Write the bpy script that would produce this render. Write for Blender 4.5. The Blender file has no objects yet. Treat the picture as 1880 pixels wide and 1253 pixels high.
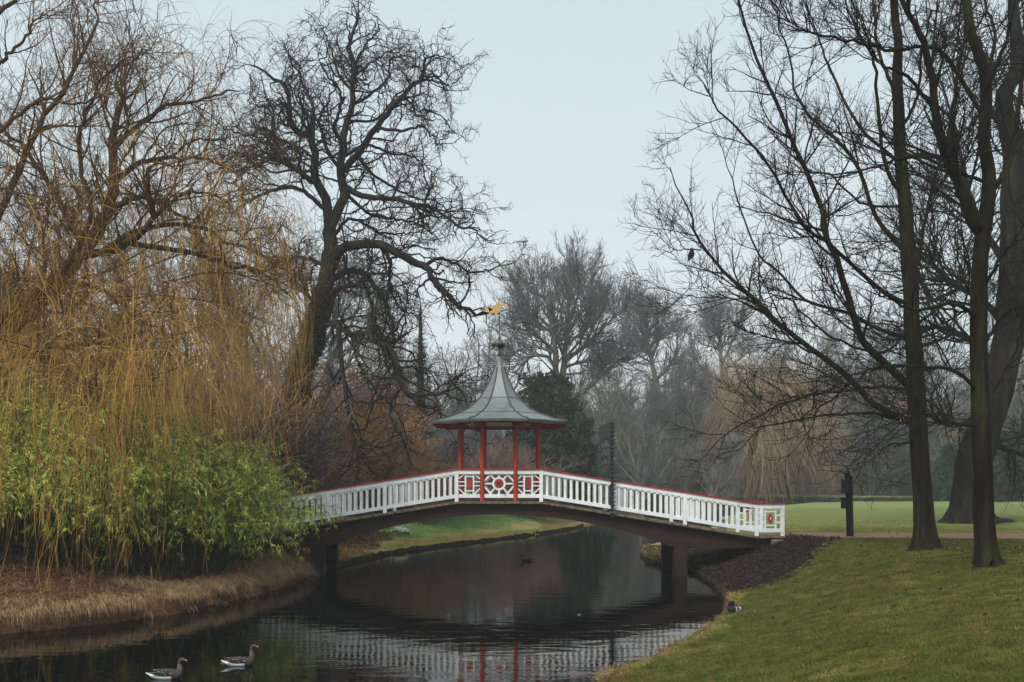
import bpy, math, random
import numpy as np
from mathutils import Vector, Matrix
SC = bpy.context.scene
COL = SC.collection
R = math.radians
# ------------------------------------------------------------------ camera
CAMZ = 2.73; F = 1700.0; CX = 940.0; HY = 893.0      # water level is z = 0
cam_d = bpy.data.cameras.new('camera'); cam = bpy.data.objects.new('camera', cam_d); COL.objects.link(cam)
cam.location = (0, 0, CAMZ); cam.rotation_euler = (R(90), 0, 0)
cam_d.sensor_width = 36; cam_d.lens = F / 1880 * 36; cam_d.shift_y = (HY - 626.5) / 1880
cam_d.clip_start = 0.1; cam_d.clip_end = 3000
SC.camera = cam
# ------------------------------------------------------------------ sky
SUN_EL, SUN_AZ = R(50), R(-145)      # soft light from behind the camera, a little left
w = bpy.data.worlds.new('World'); SC.world = w; w.use_nodes = True
nt = w.node_tree; nt.nodes.clear()
def N(t, kind, **kw):
    n = t.nodes.new(kind)
    for k, v in kw.items(): setattr(n, k, v)
    return n
out = N(nt, 'ShaderNodeOutputWorld'); bg = N(nt, 'ShaderNodeBackground')
sky = N(nt, 'ShaderNodeTexSky'); sky.sky_type = 'NISHITA'; sky.sun_disc = False
sky.sun_elevation = SUN_EL; sky.sun_rotation = math.pi/2 - SUN_AZ; sky.dust_density = 4; sky.air_density = 1.2
sc_ = N(nt, 'ShaderNodeVectorMath', operation='SCALE'); sc_.inputs['Scale'].default_value = 0.10
tc = N(nt, 'ShaderNodeTexCoord'); sep = N(nt, 'ShaderNodeSeparateXYZ'); ramp = N(nt, 'ShaderNodeValToRGB')
nz = N(nt, 'ShaderNodeTexNoise'); nz.inputs['Scale'].default_value = 1.3; nz.inputs['Detail'].default_value = 3
ma = N(nt, 'ShaderNodeMath', operation='MULTIPLY_ADD'); ma.inputs[1].default_value = 0.22
mix = N(nt, 'ShaderNodeMix', data_type='RGBA'); mix.inputs[0].default_value = 0.95
nt.links.new(tc.outputs['Generated'], sep.inputs[0]); nt.links.new(tc.outputs['Generated'], nz.inputs['Vector'])
nt.links.new(nz.outputs['Fac'], ma.inputs[0]); nt.links.new(sep.outputs['Z'], ma.inputs[2])
nt.links.new(ma.outputs[0], ramp.inputs[0])
e = ramp.color_ramp.elements
e[0].position = 0.08; e[0].color = (.575, .625, .64, 1); e[1].position = 0.75; e[1].color = (.41, .50, .54, 1)
nt.links.new(sky.outputs[0], sc_.inputs[0]); nt.links.new(sc_.outputs[0], mix.inputs[6]); nt.links.new(ramp.outputs[0], mix.inputs[7])
nt.links.new(mix.outputs[2], bg.inputs[0]); nt.links.new(bg.outputs[0], out.inputs[0]); bg.inputs[1].default_value = 1.0
sd = bpy.data.lights.new('sun', 'SUN'); so = bpy.data.objects.new('sun', sd); COL.objects.link(so)
sd.energy = 2.5; sd.angle = R(22); sd.color = (1, .93, .84)
sv = Vector((math.sin(SUN_AZ)*math.cos(SUN_EL), math.cos(SUN_AZ)*math.cos(SUN_EL), math.sin(SUN_EL)))
so.rotation_euler = sv.to_track_quat('Z', 'Y').to_euler(); so.location = (0, 0, 40)
SC.view_settings.view_transform = 'Standard'; SC.view_settings.look = 'None'; SC.view_settings.gamma = 1
SC.view_settings.exposure = 0.58; SC.view_settings.use_curve_mapping = False
SC.cycles.volume_bounces = 2; SC.cycles.max_bounces = 6; SC.cycles.transparent_max_bounces = 8

# ------------------------------------------------------------------ helpers
def P(px, py, Y): return ((px-CX)/F*Y, Y, CAMZ + (HY-py)/F*Y)
def tag(o, label=None, cat=None, group=None, kind=None):
    if label: o['label'] = label
    if cat: o['category'] = cat
    if group: o['group'] = group
    if kind: o['kind'] = kind
    return o
def empty(name, loc, label, cat, group=None):
    o = bpy.data.objects.new(name, None); COL.objects.link(o); o.location = loc; o.empty_display_size = .2
    return tag(o, label, cat, group)
def link(name, me, mat=None, parent=None, world=True):
    """links a mesh given in world coordinates under parent (an Empty with translation only)"""
    o = bpy.data.objects.new(name, me); COL.objects.link(o)
    if mat and not me.materials: me.materials.append(mat)
    if parent:
        o.parent = parent
        if world:
            L = Vector((0, 0, 0)); p = parent
            while p: L += p.location; p = p.parent
            o.location = -L
    return o
def copy_tree(o, parent=None):
    c = o.copy(); COL.objects.link(c); c.parent = parent
    for ch in list(o.children): copy_tree(ch, c)
    return c
def np_mesh(name, parts, smooth=True):
    """parts: list of (verts Nx3, faces MxK)"""
    nv = sum(len(v) for v, f in parts)
    me = bpy.data.meshes.new(name)
    V = np.concatenate([v for v, f in parts]).astype(np.float32)
    li = []; tot = []; off = 0
    for v, f in parts:
        li.append((f + off).ravel()); tot.append(np.full(len(f), f.shape[1], np.int32)); off += len(v)
    li = np.concatenate(li).astype(np.int32); tot = np.concatenate(tot)
    st = np.concatenate([[0], np.cumsum(tot)[:-1]]).astype(np.int32)
    me.vertices.add(nv); me.vertices.foreach_set('co', V.ravel())
    me.loops.add(len(li)); me.loops.foreach_set('vertex_index', li)
    me.polygons.add(len(tot)); me.polygons.foreach_set('loop_start', st); me.polygons.foreach_set('loop_total', tot)
    me.polygons.foreach_set('use_smooth', np.full(len(tot), smooth, bool))
    me.update(calc_edges=True); me.validate()
    return me
def nrm(a): return a / np.maximum(np.linalg.norm(a, axis=-1, keepdims=True), 1e-9)
def tubes(pts, rad, sides=4):
    """pts (M,n,3), rad (M,n) -> verts, quad faces"""
    M, n, _ = pts.shape
    t = nrm(np.gradient(pts, axis=1))
    m = nrm(pts[:, -1] - pts[:, 0])
    ref = np.where(np.abs(m[:, 2:3]) > .7, np.array([[1., .2, 0]]), np.array([[0, 0, 1.]]))[:, None, :]
    u = nrm(np.cross(t, np.broadcast_to(ref, t.shape))); v = np.cross(t, u)
    a = np.arange(sides) / sides * 2 * np.pi
    ring = pts[:, :, None, :] + rad[:, :, None, None] * (np.cos(a)[None, None, :, None]*u[:, :, None, :] + np.sin(a)[None, None, :, None]*v[:, :, None, :])
    V = ring.reshape(-1, 3)
    base = (np.arange(M)[:, None, None]*n + np.arange(n-1)[None, :, None]) * sides
    k = np.arange(sides)[None, None, :]; k2 = (k+1) % sides
    f = np.stack([base+k, base+k2, base+sides+k2, base+sides+k], -1).reshape(-1, 4)
    return V, f
def leaves(c, d, L, W, rng, droop=0.0):
    """rhombic leaf quads at c along d"""
    n = len(c); d = nrm(d); s = nrm(np.cross(d, rng.normal(size=(n, 3))))
    L = np.asarray(L).reshape(-1, 1); W = np.asarray(W).reshape(-1, 1)
    tip = c + d*L; tip[:, 2:3] -= droop*L
    mid = c + d*L*.45
    V = np.stack([c, mid + s*W/2, tip, mid - s*W/2], 1).reshape(-1, 3)
    return V, np.arange(n*4).reshape(n, 4)
def grow(P0, D0, L, R0, rng, nseg=5, wig=.2, trop=0., tip=.35, curl=0.):
    M = len(P0); pts = np.empty((M, nseg+1, 3)); pts[:, 0] = P0; D = nrm(D0.copy())
    st = (L/nseg)[:, None]; cur = rng.normal(size=(M, 3))*curl
    for i in range(nseg):
        cur = -cur*.55 + rng.normal(size=(M, 3))*curl*.8 if curl else cur
        D = D + rng.normal(size=(M, 3))*wig + cur; D[:, 2] += trop; D = nrm(D)
        pts[:, i+1] = pts[:, i] + D*st
    rad = R0[:, None] * np.linspace(1, tip, nseg+1)[None, :]
    return pts, rad
def spawn(pts, rad, N_, rng, t0=.15, t1=1., ang=45, av=15, up=None):
    """choose N_ points on polylines by length: start, direction, t, radius"""
    seg = np.linalg.norm(np.diff(pts, axis=1), axis=2); Ls = seg.sum(1)
    i = rng.choice(len(pts), N_, p=Ls/Ls.sum()); t = t0 + (t1-t0)*rng.random(N_)**.85
    n = pts.shape[1]; x = t*(n-1); k = np.minimum(x.astype(int), n-2); fr = (x-k)[:, None]
    p = pts[i, k]*(1-fr) + pts[i, k+1]*fr; d = nrm(pts[i, k+1]-pts[i, k])
    r = rad[i, k]*(1-fr[:, 0]) + rad[i, k+1]*fr[:, 0]
    a = np.radians(ang + rng.normal(size=N_)*av)[:, None]
    q = rng.normal(size=(N_, 3))
    if up is not None: q = q + np.array(up)
    q = nrm(q - (q*d).sum(1, keepdims=True)*d)
    return p, d*np.cos(a)+q*np.sin(a), t, r, Ls[i]
def crom(p, n):
    p = np.array(p, float); q = np.vstack([2*p[0]-p[1], p, 2*p[-1]-p[-2]]); m = len(p)-1
    o = []
    for x in np.linspace(0, m, n):
        k = min(int(x), m-1); t = x-k; a, b, c, d = q[k:k+4]
        o.append(.5*((2*b)+(c-a)*t+(2*a-5*b+4*c-d)*t*t+(3*b-a-3*c+d)*t**3))
    return np.array(o)
class Skel:
    """main limbs followed from the photograph's outline, given real depth"""
    def __init__(s, D, seed, sx=1, ox=0, oy=0, n=22, wob=.05):
        s.D = D; s.rng = np.random.default_rng(seed); s.k = (1/sx, ox, oy); s.n = n; s.l = []; s.r = []; s.px = []; s.wob = wob
    def add(s, p, r0, r1, dend=0., bow=0.):
        q = crom([(a*s.k[0]+s.k[1], b*s.k[0]+s.k[2]) for a, b in p], s.n)
        Y0 = s.D
        if s.l:
            A = np.concatenate(s.px); B = np.concatenate(s.l); j = np.argmin(((A-q[0])**2).sum(1)); Y0 = B[j, 1]
        t = np.linspace(0, 1, s.n); Y = Y0 + dend*t + bow*np.sin(t*np.pi)
        w = s.rng.normal(size=(s.n, 3))*s.wob*(t[:, None]*.8+.1); 
        pt = np.stack([(q[:, 0]-CX)/F*Y, Y, CAMZ+(HY-q[:, 1])/F*Y], 1) + w
        s.l.append(pt); s.px.append(q); s.r.append(r0*(1-t)**.8 + r1*(1-(1-t)**.8))
    def arrays(s): return np.array(s.l), np.array(s.r)

# --- box / prism builder
class MB:
    def __init__(s): s.p = []
    def box(s, c, size, rot=None):
        v = np.array([(x, y, z) for x in (-.5, .5) for y in (-.5, .5) for z in (-.5, .5)]) * np.array(size)
        if rot is not None: v = v @ np.array(rot.to_3x3()).T
        s.p.append((v + np.array(c), np.array([[0, 1, 3, 2], [4, 6, 7, 5], [0, 4, 5, 1], [2, 3, 7, 6], [0, 2, 6, 4], [1, 5, 7, 3]]))); return s
    def bar(s, a, b, w, d, up=(0, 1, 0)):
        a = Vector(a); b = Vector(b); x = (b-a).normalized(); y = Vector(up); y = (y - x*y.dot(x)).normalized(); z = x.cross(y)
        m = Matrix((x, y, z)).transposed(); return s.box((a+b)/2, ((b-a).length, d, w), m)
    def prism(s, poly, y0, y1):
        """poly in (x,z) extruded along y"""
        n = len(poly); v = np.array([(x, y0, z) for x, z in poly]+[(x, y1, z) for x, z in poly])
        s.p.append((v, np.array([[i, (i+1) % n, n+(i+1) % n, n+i] for i in range(n)])))
        s.p.append((v, np.array([list(range(n))]))); s.p.append((v, np.array([list(range(n, 2*n))[::-1]]))); return s
    def lathe(s, prof, c=(0, 0, 0), n=16, a0=0.):
        a = np.arange(n)/n*2*np.pi+a0; pr = np.array(prof, float)
        v = np.stack([pr[:, 0:1]*np.cos(a), pr[:, 0:1]*np.sin(a), np.repeat(pr[:, 1:2], n, 1)], -1).reshape(-1, 3)+np.array(c)
        k = np.arange(n); k2 = (k+1) % n; f = np.concatenate([np.stack([i*n+k, i*n+k2, (i+1)*n+k2, (i+1)*n+k], 1) for i in range(len(pr)-1)])
        s.p.append((v, f)); return s
    def tube(s, pts, r, n=8):
        pts = np.array(pts, float); r = np.full(len(pts), r) if np.isscalar(r) else np.array(r, float)
        s.p.append(tubes(pts[None], r[None], n))
        for q, w in ((0, pts[0]), (len(pts)-1, pts[-1])):
            v = s.p[-1][0] if q == 0 else vv
            vv = s.p[-1][0] if q == 0 else vv
            ring = vv[q*n:(q+1)*n]; s.p.append((ring, np.array([list(range(n))])))
        return s
    def add(s, vf): s.p.append(vf); return s
    def build(s, name, mat, parent=None, smooth=False, bevel=0, auto=False):
        me = np_mesh(name, s.p, smooth); o = link(name, me, mat, parent)
        if bevel:
            b = o.modifiers.new('bevel', 'BEVEL'); b.width = bevel; b.segments = 1; b.limit_method = 'ANGLE'
        return o

# ------------------------------------------------------------------ materials
MATS = {}
def mat(name, cols, scale=4., rough=.85, bump=0., bscale=None, stretch=(1, 1, 1), detail=5, spec=.3, metal=0., trans=0., pos=None, coat=0):
    """noise-mixed principled material; cols = list of linear colours along the noise"""
    if name in MATS: return MATS[name]
    m = bpy.data.materials.new(name); m.use_nodes = True; t = m.node_tree; b = t.nodes['Principled BSDF']
    b.inputs['Roughness'].default_value = rough; b.inputs['Specular IOR Level'].default_value = spec if rough < .8 else .05; b.inputs['Metallic'].default_value = metal
    g = N(t, 'ShaderNodeNewGeometry'); mp = N(t, 'ShaderNodeMapping'); mp.inputs['Scale'].default_value = stretch
    t.links.new(g.outputs['Position'], mp.inputs[0])
    n = N(t, 'ShaderNodeTexNoise'); n.inputs['Scale'].default_value = scale; n.inputs['Detail'].default_value = detail; n.inputs['Roughness'].default_value = .65
    t.links.new(mp.outputs[0], n.inputs['Vector'])
    r = N(t, 'ShaderNodeValToRGB'); el = r.color_ramp.elements; k = len(cols)
    ps = pos or [.32 + .36*i/max(k-1, 1) for i in range(k)]
    el[0].position = ps[0]; el[0].color = (*cols[0], 1); el[1].position = ps[-1]; el[1].color = (*cols[-1], 1)
    for i in range(1, k-1):
        q = el.new(ps[i]); q.color = (*cols[i], 1)
    t.links.new(n.outputs['Fac'], r.inputs[0]); t.links.new(r.outputs[0], b.inputs['Base Color'])
    if bump:
        n2 = N(t, 'ShaderNodeTexNoise'); n2.inputs['Scale'].default_value = bscale or scale*3; n2.inputs['Detail'].default_value = 6
        t.links.new(mp.outputs[0], n2.inputs['Vector'])
        bp = N(t, 'ShaderNodeBump'); bp.inputs['Strength'].default_value = bump; bp.inputs['Distance'].default_value = .03 if bump < .6 else .10
        t.links.new(n2.outputs['Fac'], bp.inputs['Height']); t.links.new(bp.outputs[0], b.inputs['Normal'])
    if trans:
        tr = N(t, 'ShaderNodeBsdfTranslucent'); mx = N(t, 'ShaderNodeMixShader'); mx.inputs[0].default_value = trans
        t.links.new(r.outputs[0], tr.inputs[0]); t.links.new(b.outputs[0], mx.inputs[1]); t.links.new(tr.outputs[0], mx.inputs[2])
        t.links.new(mx.outputs[0], t.nodes['Material Output'].inputs[0])
    MATS[name] = m; return m
white = mat('white_paint', [(.38, .42, .36), (.70, .74, .75), (.82, .85, .86)], 3.5, .5, .05, 30, spec=.4, pos=[.27, .40, .6])
redp = mat('red_paint', [(.28, .022, .010), (.44, .042, .015)], 3, .45, .05, 30, spec=.4)
redcap = mat('red_handrail_paint', [(.26, .02, .017), (.38, .035, .025)], 3, .45, .05, 30)
darkred = mat('dark_brown_beam', [(.010, .005, .005), (.034, .012, .011), (.018, .007, .007)], 1.2, .6, .2, 20, stretch=(.4, 1, 6))
pierm = mat('dark_pier_timber', [(.010, .007, .007), (.028, .013, .012)], 3, .7, .3)
plank = mat('mossy_plank', [(.05, .042, .03), (.16, .13, .09), (.17, .17, .07)], 5, .9, .4)
roofm = mat('weathered_copper_roof', [(.10, .118, .122), (.20, .225, .23), (.14, .16, .165)], 1.6, .42, .1, 12, spec=.5, metal=.35)
seam = mat('dark_roof_seam', [(.035, .045, .045), (.06, .075, .075)], 5, .5)
iron = mat('dark_iron', [(.022, .034, .038), (.055, .075, .08)], 9, .5, .2, spec=.5)
green_cop = mat('green_bronze', [(.02, .045, .04), (.07, .12, .11)], 12, .5, metal=.3)
gold = mat('gilded_metal', [(.50, .29, .09), (.66, .41, .15)], 8, .4, metal=.25, spec=.5)
postm = mat('black_stained_timber', [(.010, .012, .012), (.024, .027, .028)], 4, .85, .4, 20, stretch=(3, 3, .4))
concrete = mat('weathered_concrete', [(.13, .13, .12), (.26, .25, .23)], 3, .9, .3)
bark_dark = mat('dark_bark', [(.012, .011, .011), (.028, .026, .024), (.04, .043, .028)], 3, .95, .6, 14, stretch=(1, 1, .4))
bark_twig = mat('dark_twig_bark', [(.013, .012, .012), (.028, .024, .022)], 3, .95)
bark_moss = mat('brown_mossy_bark', [(.007, .006, .006), (.019, .015, .012), (.036, .044, .016)], 3.5, .95, 1, 16, stretch=(1, 1, .16))
bark_willow = mat('willow_bark', [(.035, .026, .02), (.09, .06, .038)], 3, .95, .6, 12, stretch=(1, 1, .4))
willow_twig = mat('willow_twig_bark', [(.06, .038, .022), (.17, .10, .045)], 2, .9)
willow_str = mat('willow_strand_bark', [(.14, .075, .03), (.46, .255, .07), (.64, .41, .12), (.28, .14, .05)], 2.2, .8, stretch=(3, 3, .25), pos=[.35, .47, .56, .68])
grey_bark = mat('grey_beech_bark', [(.10, .10, .08), (.20, .19, .15)], 1.2, .95, .3)
grey_twig = mat('hazed_grey_twig', [(.065, .068, .074), (.13, .13, .13)], .8, .95)  # cool tint puts distance haze into the twig colour
far_hazed_twig = mat('far_hazed_twig', [(.10, .108, .12), (.18, .185, .19)], .15, .95)  # paled and blued: mist is painted into the far crowns
red_twig = mat('reddish_twig', [(.14, .085, .075), (.29, .18, .155)], .7, .95)
orange_twig = mat('orange_brown_twig', [(.20, .115, .055), (.40, .24, .12)], .7, .95)
mulch_brown = mat('brown_dead_leaf', [(.05, .024, .014), (.15, .07, .035), (.24, .13, .06)], 6, .95)
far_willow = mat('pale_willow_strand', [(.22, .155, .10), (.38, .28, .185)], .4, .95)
bamboo_l = mat('bamboo_leaf', [(.04, .10, .02), (.30, .40, .06), (.68, .65, .16), (.22, .32, .055)], 2.0, .6, trans=.15, pos=[.36, .47, .58, .68])
bamboo_s = mat('bamboo_stem', [(.04, .05, .02), (.11, .105, .04)], 3, .7)
conifer_l = mat('dark_conifer_foliage', [(.010, .026, .018), (.022, .05, .03), (.05, .085, .04)], 1.0, .8)
ivy_l = mat('ivy_leaf', [(.008, .02, .012), (.022, .045, .024)], 3, .6)
dry = mat('dry_sedge', [(.12, .07, .035), (.34, .22, .12), (.50, .37, .22)], 6, .9)
grass_b = mat('grass_blade', [(.035, .05, .012), (.085, .10, .022), (.16, .14, .05)], 3, .85, trans=.2)
snow_m = mat('white_petal', [(.7, .74, .72), (.82, .85, .84)], 3, .7)
mulchm = mat('dark_bark_chip', [(.012, .010, .010), (.04, .03, .027), (.09, .065, .05)], 9, .95)

# ------------------------------------------------------------------ terrain
POND = np.array([(.8, 11.4), (1.36, 12.9), (2.16, 14.1), (3.45, 16.75), (4.26, 18.8), (4.97, 21.4), (5.3, 23.3), (5.55, 25.5), (5.75, 28), (5.7, 30.5), (5.2, 31.9),
    (4.85, 33.5), (5.05, 36), (5.6, 39.5), (7, 43), (10, 50), (12.5, 58), (15, 67), (17.5, 78), (23, 89), (34, 97), (55, 106), (90, 124), (150, 160),
    (149, 166), (85, 131), (50, 113), (30, 104), (14, 92), (8, 80), (6.2, 70), (5.0, 65), (4.1, 60), (1.9, 53.3), (-1.1, 46.4), (-3.4, 41.4), (-5.0, 37.1), (-5.7, 33),
    (-6.0, 30), (-6.1, 27.5), (-6.15, 24.8), (-6.6, 22.4), (-7.1, 19.75), (-8.1, 18.4), (-9.4, 17), (-12, 15.3), (-20, 13), (-45, 9), (-45, 4), (-8, 7.2), (-2, 9)])
def sdist(x, y, poly=POND):
    """signed distance, positive outside"""
    x = np.asarray(x, float); y = np.asarray(y, float); d = np.full(x.shape, 1e9); ins = np.zeros(x.shape, bool)
    for (ax, ay), (bx, by) in zip(poly, np.roll(poly, -1, 0)):
        ex, ey = bx-ax, by-ay; t = np.clip(((x-ax)*ex+(y-ay)*ey)/(ex*ex+ey*ey), 0, 1)
        d = np.minimum(d, np.hypot(x-ax-t*ex, y-ay-t*ey))
        c = ((ay > y) != (by > y)) & (x < ex*(y-ay)/(ey if ey else 1e-9)+ax); ins ^= c
    return np.where(ins, -d, d)
def sm(t): t = np.clip(t, 0, 1); return t*t*(3-2*t)
def vnoise(x, y, s=1.0, seed=0):
    """cheap smooth value noise"""
    x = np.asarray(x)*s; y = np.asarray(y)*s; xi = np.floor(x).astype(int); yi = np.floor(y).astype(int); fx = sm(x-xi); fy = sm(y-yi)
    def h(a, b): v = np.sin(a*127.1+b*311.7+seed*74.7)*43758.5453; return v-np.floor(v)
    return (h(xi, yi)*(1-fx)+h(xi+1, yi)*fx)*(1-fy)+(h(xi, yi+1)*(1-fx)+h(xi+1, yi+1)*fx)*fy
def ground_z(x, y):
    x = np.asarray(x, float); y = np.asarray(y, float)
    d = sdist(x, y) + (vnoise(x, y, 1.6)-.5)*.16
    left = sm((1.5-x)/3)*sm((60-y)/10+1)
    H = 1.2 + 0*x
    north = sm((y-82.5-.58*x)/3)*sm((x-2)/6)*sm((y-70)/8); H = H + .30*north
    wd = 6.0 - 2.8*np.exp(-((y-28.5)/5)**2)
    wd = wd + left*2*sm((y-31)/5)
    wd = wd*(1-.72*north)
    eh = .20 + .12*left*sm((32-y)/3)
    z = eh + (H-eh)*sm(d/wd)
    z = np.where(y > 60, z + sm((d-2)/30)*.25, z)
    und = (vnoise(x, y, .25, 3)-.5)*.14 + (vnoise(x, y, .9, 5)-.5)*.04
    z = z + und*sm(d/2.5)*sm((np.abs(y-28.8)-1.2)/2 + (x < 8.5)*1.0)
    z = np.where(d < .12, -.9 + (z+.9)*sm((d+.10)/.2), z)
    return z
xs = np.concatenate([np.linspace(-420, -60, 19)[:-1], np.linspace(-60, -16, 30)[:-1], np.arange(-16, 18, .17), np.linspace(18, 70, 70)[1:], np.linspace(70, 420, 30)[1:]])
ys = np.concatenate([np.linspace(-60, 4, 16)[:-1], np.arange(4, 66, .2), np.linspace(66, 130, 110)[1:], np.linspace(130, 460, 50)[1:]])
GX, GY = np.meshgrid(xs, ys); GZ = ground_z(GX, GY)
nx, ny = len(xs), len(ys); ii = (np.arange(ny-1)[:, None]*nx+np.arange(nx-1)).ravel()
gm = np_mesh('ground', [(np.stack([GX, GY, GZ], -1).reshape(-1, 3), np.stack([ii, ii+1, ii+nx+1, ii+nx], 1))])
MULCH = np.array([(4.6, 22.0), (6.1, 22.5), (7.4, 23.8), (8.4, 25.2), (9.3, 26.6), (9.0, 27.6), (8.2, 30.8), (6.8, 36), (5.5, 39.5), (4.2, 38), (4.5, 30)])
gd = sdist(GX, GY); n1 = vnoise(GX, GY, .8, 9); n2 = vnoise(GX, GY, 3, 11)
def att(name, a):
    t = gm.attributes.new(name, 'FLOAT', 'POINT'); t.data.foreach_set('value', np.clip(a, 0, 1).astype(np.float32).ravel())
pathm = sm((1.75 - np.abs(GY-28.75-.15*np.sin(GX*.3)) + (n2-.5)*.5)/.35)*sm((GX-8.0)/.4)
att('path', pathm)
att('mulch', sm((-sdist(GX, GY, MULCH)+(n2-.5)*.6)/.25)+sm((GY-82.5-.58*GX)/3)*sm((GX-2)/6)*sm((GY-70)/8)*sm((1.7-gd)/.5))
leftm = sm((2.5-GX)/2)
lit = leftm*sm((36.5-GY)/3+(n1-.5)) + leftm*sm((GY-34)/3)*sm((gd-1.3-(n1-.5)*1.5-2.2*sm((GY-41)/4)-3.5*sm((GY-46)/5))/.8)
north = sm((GY-82.5-.58*GX)/3)*sm((GX-2)/6)*sm((GY-70)/8)
att('lush', leftm*sm((GY-39)/3)*sm((gd-1.6-1.2*n2)/.9)*(1-sm((GY-66)/8)) + .75*north*sm((gd-2)/1)*(1-sm((gd-22)/8)))
lit = lit*(1-.8*sm((GY-43)/5)*sm((9-gd)/3)) + sm((GY-118-GX*.12)/8)*sm((gd-8)/8) + sm((8-GX)/4)*sm((GY-62)/6)*sm((gd-7)/5)
soil = sum(.75*np.exp(-((GX-x_)**2+(GY-y_)**2)/q_) for x_, y_, q_ in ((10.14, 22.5, .5), (9.4, 18.2, .4), (19, 38.5, 2.5)))
att('litter', lit*(.75+.5*n1)+soil)
n3 = vnoise(GX, GY, 2.2, 21)
att('dryness', sm((.7-gd)/.8)*.75 + .85*leftm*sm((GY-34)/3)*sm((1.7+1.3*n1+1.5*sm((43-GY)/4)-gd)/1.2) + .42*sm((n1*.5+n3*.5-.42)/.3)*(GX > -3))
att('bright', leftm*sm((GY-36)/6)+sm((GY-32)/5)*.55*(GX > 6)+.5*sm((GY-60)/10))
m = bpy.data.materials.new('ground_cover'); m.use_nodes = True; t = m.node_tree; b = t.nodes['Principled BSDF']
b.inputs['Roughness'].default_value = 1; b.inputs['Specular IOR Level'].default_value = .04
g = N(t, 'ShaderNodeNewGeometry')
def noise(sc, det=6, rough=.7):
    n = N(t, 'ShaderNodeTexNoise'); n.inputs['Scale'].default_value = sc; n.inputs['Detail'].default_value = det; n.inputs['Roughness'].default_value = rough
    t.links.new(g.outputs['Position'], n.inputs['Vector']); return n.outputs['Fac']
def rmp(src, pts):
    r = N(t, 'ShaderNodeValToRGB'); el = r.color_ramp.elements
    el[0].position, el[0].color = pts[0][0], (*pts[0][1], 1); el[1].position, el[1].color = pts[-1][0], (*pts[-1][1], 1)
    for p_, c_ in pts[1:-1]: q = el.new(p_); q.color = (*c_, 1)
    t.links.new(src, r.inputs[0]); return r.outputs[0]
def mixc(f, a, b_):
    x = N(t, 'ShaderNodeMix', data_type='RGBA'); 
    if isinstance(f, float): x.inputs[0].default_value = f
    else: t.links.new(f, x.inputs[0])
    t.links.new(a, x.inputs[6]); t.links.new(b_, x.inputs[7]); return x.outputs[2]
def at(nm): a = N(t, 'ShaderNodeAttribute'); a.attribute_name = nm; return a.outputs['Fac']
def soft(f, sc_, amt):   # break a mask's edge with fine noise
    a = N(t, 'ShaderNodeMath', operation='MULTIPLY_ADD'); t.links.new(noise(sc_), a.inputs[0]); a.inputs[1].default_value = amt
    c = N(t, 'ShaderNodeMath', operation='ADD'); t.links.new(a.outputs[0], c.inputs[1]); t.links.new(f, c.inputs[0]); a.inputs[2].default_value = -amt/2
    r = N(t, 'ShaderNodeMapRange'); r.inputs[1].default_value = .3; r.inputs[2].default_value = .7; t.links.new(c.outputs[0], r.inputs[0]); return r.outputs[0]
fine = noise(26, 9, .8); big = noise(2.2, 9, .75)
gA = rmp(fine, [(.36, (.012, .013, .004)), (.46, (.06, .066, .015)), (.55, (.13, .13, .03)), (.64, (.30, .25, .09))])
gB = rmp(big, [(.38, (.035, .022, .010)), (.45, (.05, .066, .013)), (.52, (.115, .12, .028)), (.62, (.20, .165, .05))])
grass = mixc(.45, gA, gB)
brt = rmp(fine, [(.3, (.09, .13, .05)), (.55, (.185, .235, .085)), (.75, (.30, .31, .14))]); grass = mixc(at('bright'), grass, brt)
dryc = rmp(fine, [(.3, (.16, .12, .04)), (.6, (.36, .28, .10)), (.75, (.46, .36, .17))]); lush = rmp(fine, [(.3, (.06, .105, .035)), (.55, (.15, .235, .08)), (.75, (.27, .34, .14))]); grass = mixc(at('lush'), grass, lush)
grass = mixc(soft(at('dryness'), 6, .5), grass, dryc)
litc = rmp(noise(14, 8, .8), [(.33, (.03, .018, .012)), (.5, (.095, .05, .028)), (.62, (.17, .095, .05)), (.75, (.22, .14, .07))])
c1 = mixc(soft(at('litter'), 9, .6), grass, litc)
pc = rmp(noise(30, 6), [(.3, (.13, .085, .065)), (.6, (.24, .16, .125)), (.75, (.30, .22, .17))]); c1 = mixc(soft(at('path'), 8, .4), c1, pc)
mc = rmp(noise(18, 8, .8), [(.35, (.010, .009, .009)), (.55, (.028, .021, .019)), (.75, (.075, .052, .04))]); c1 = mixc(soft(at('mulch'), 9, .5), c1, mc)
t.links.new(c1, b.inputs['Base Color'])
bp = N(t, 'ShaderNodeBump'); bp.inputs['Strength'].default_value = .8; bp.inputs['Distance'].default_value = .06
t.links.new(noise(16, 8), bp.inputs['Height']); t.links.new(bp.outputs[0], b.inputs['Normal'])
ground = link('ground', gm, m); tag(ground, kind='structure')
# water
wm = bpy.data.materials.new('pond_water'); wm.use_nodes = True; t = wm.node_tree; b = t.nodes['Principled BSDF']
b.inputs['Base Color'].default_value = (.002, .003, .0035, 1); b.inputs['Roughness'].default_value = .03; b.inputs['IOR'].default_value = 1.33
b.inputs['Specular IOR Level'].default_value = .5
g = N(t, 'ShaderNodeNewGeometry'); mp = N(t, 'ShaderNodeMapping'); mp.inputs['Scale'].default_value = (.55, 1.3, 1); t.links.new(g.outputs['Position'], mp.inputs[0])
n = N(t, 'ShaderNodeTexNoise'); n.inputs['Scale'].default_value = 2.2; n.inputs['Detail'].default_value = 3; n.inputs['Distortion'].default_value = .6; t.links.new(mp.outputs[0], n.inputs['Vector'])
n2_ = N(t, 'ShaderNodeTexNoise'); n2_.inputs['Scale'].default_value = .55; n2_.inputs['Detail'].default_value = 3; t.links.new(g.outputs['Position'], n2_.inputs['Vector'])
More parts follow.
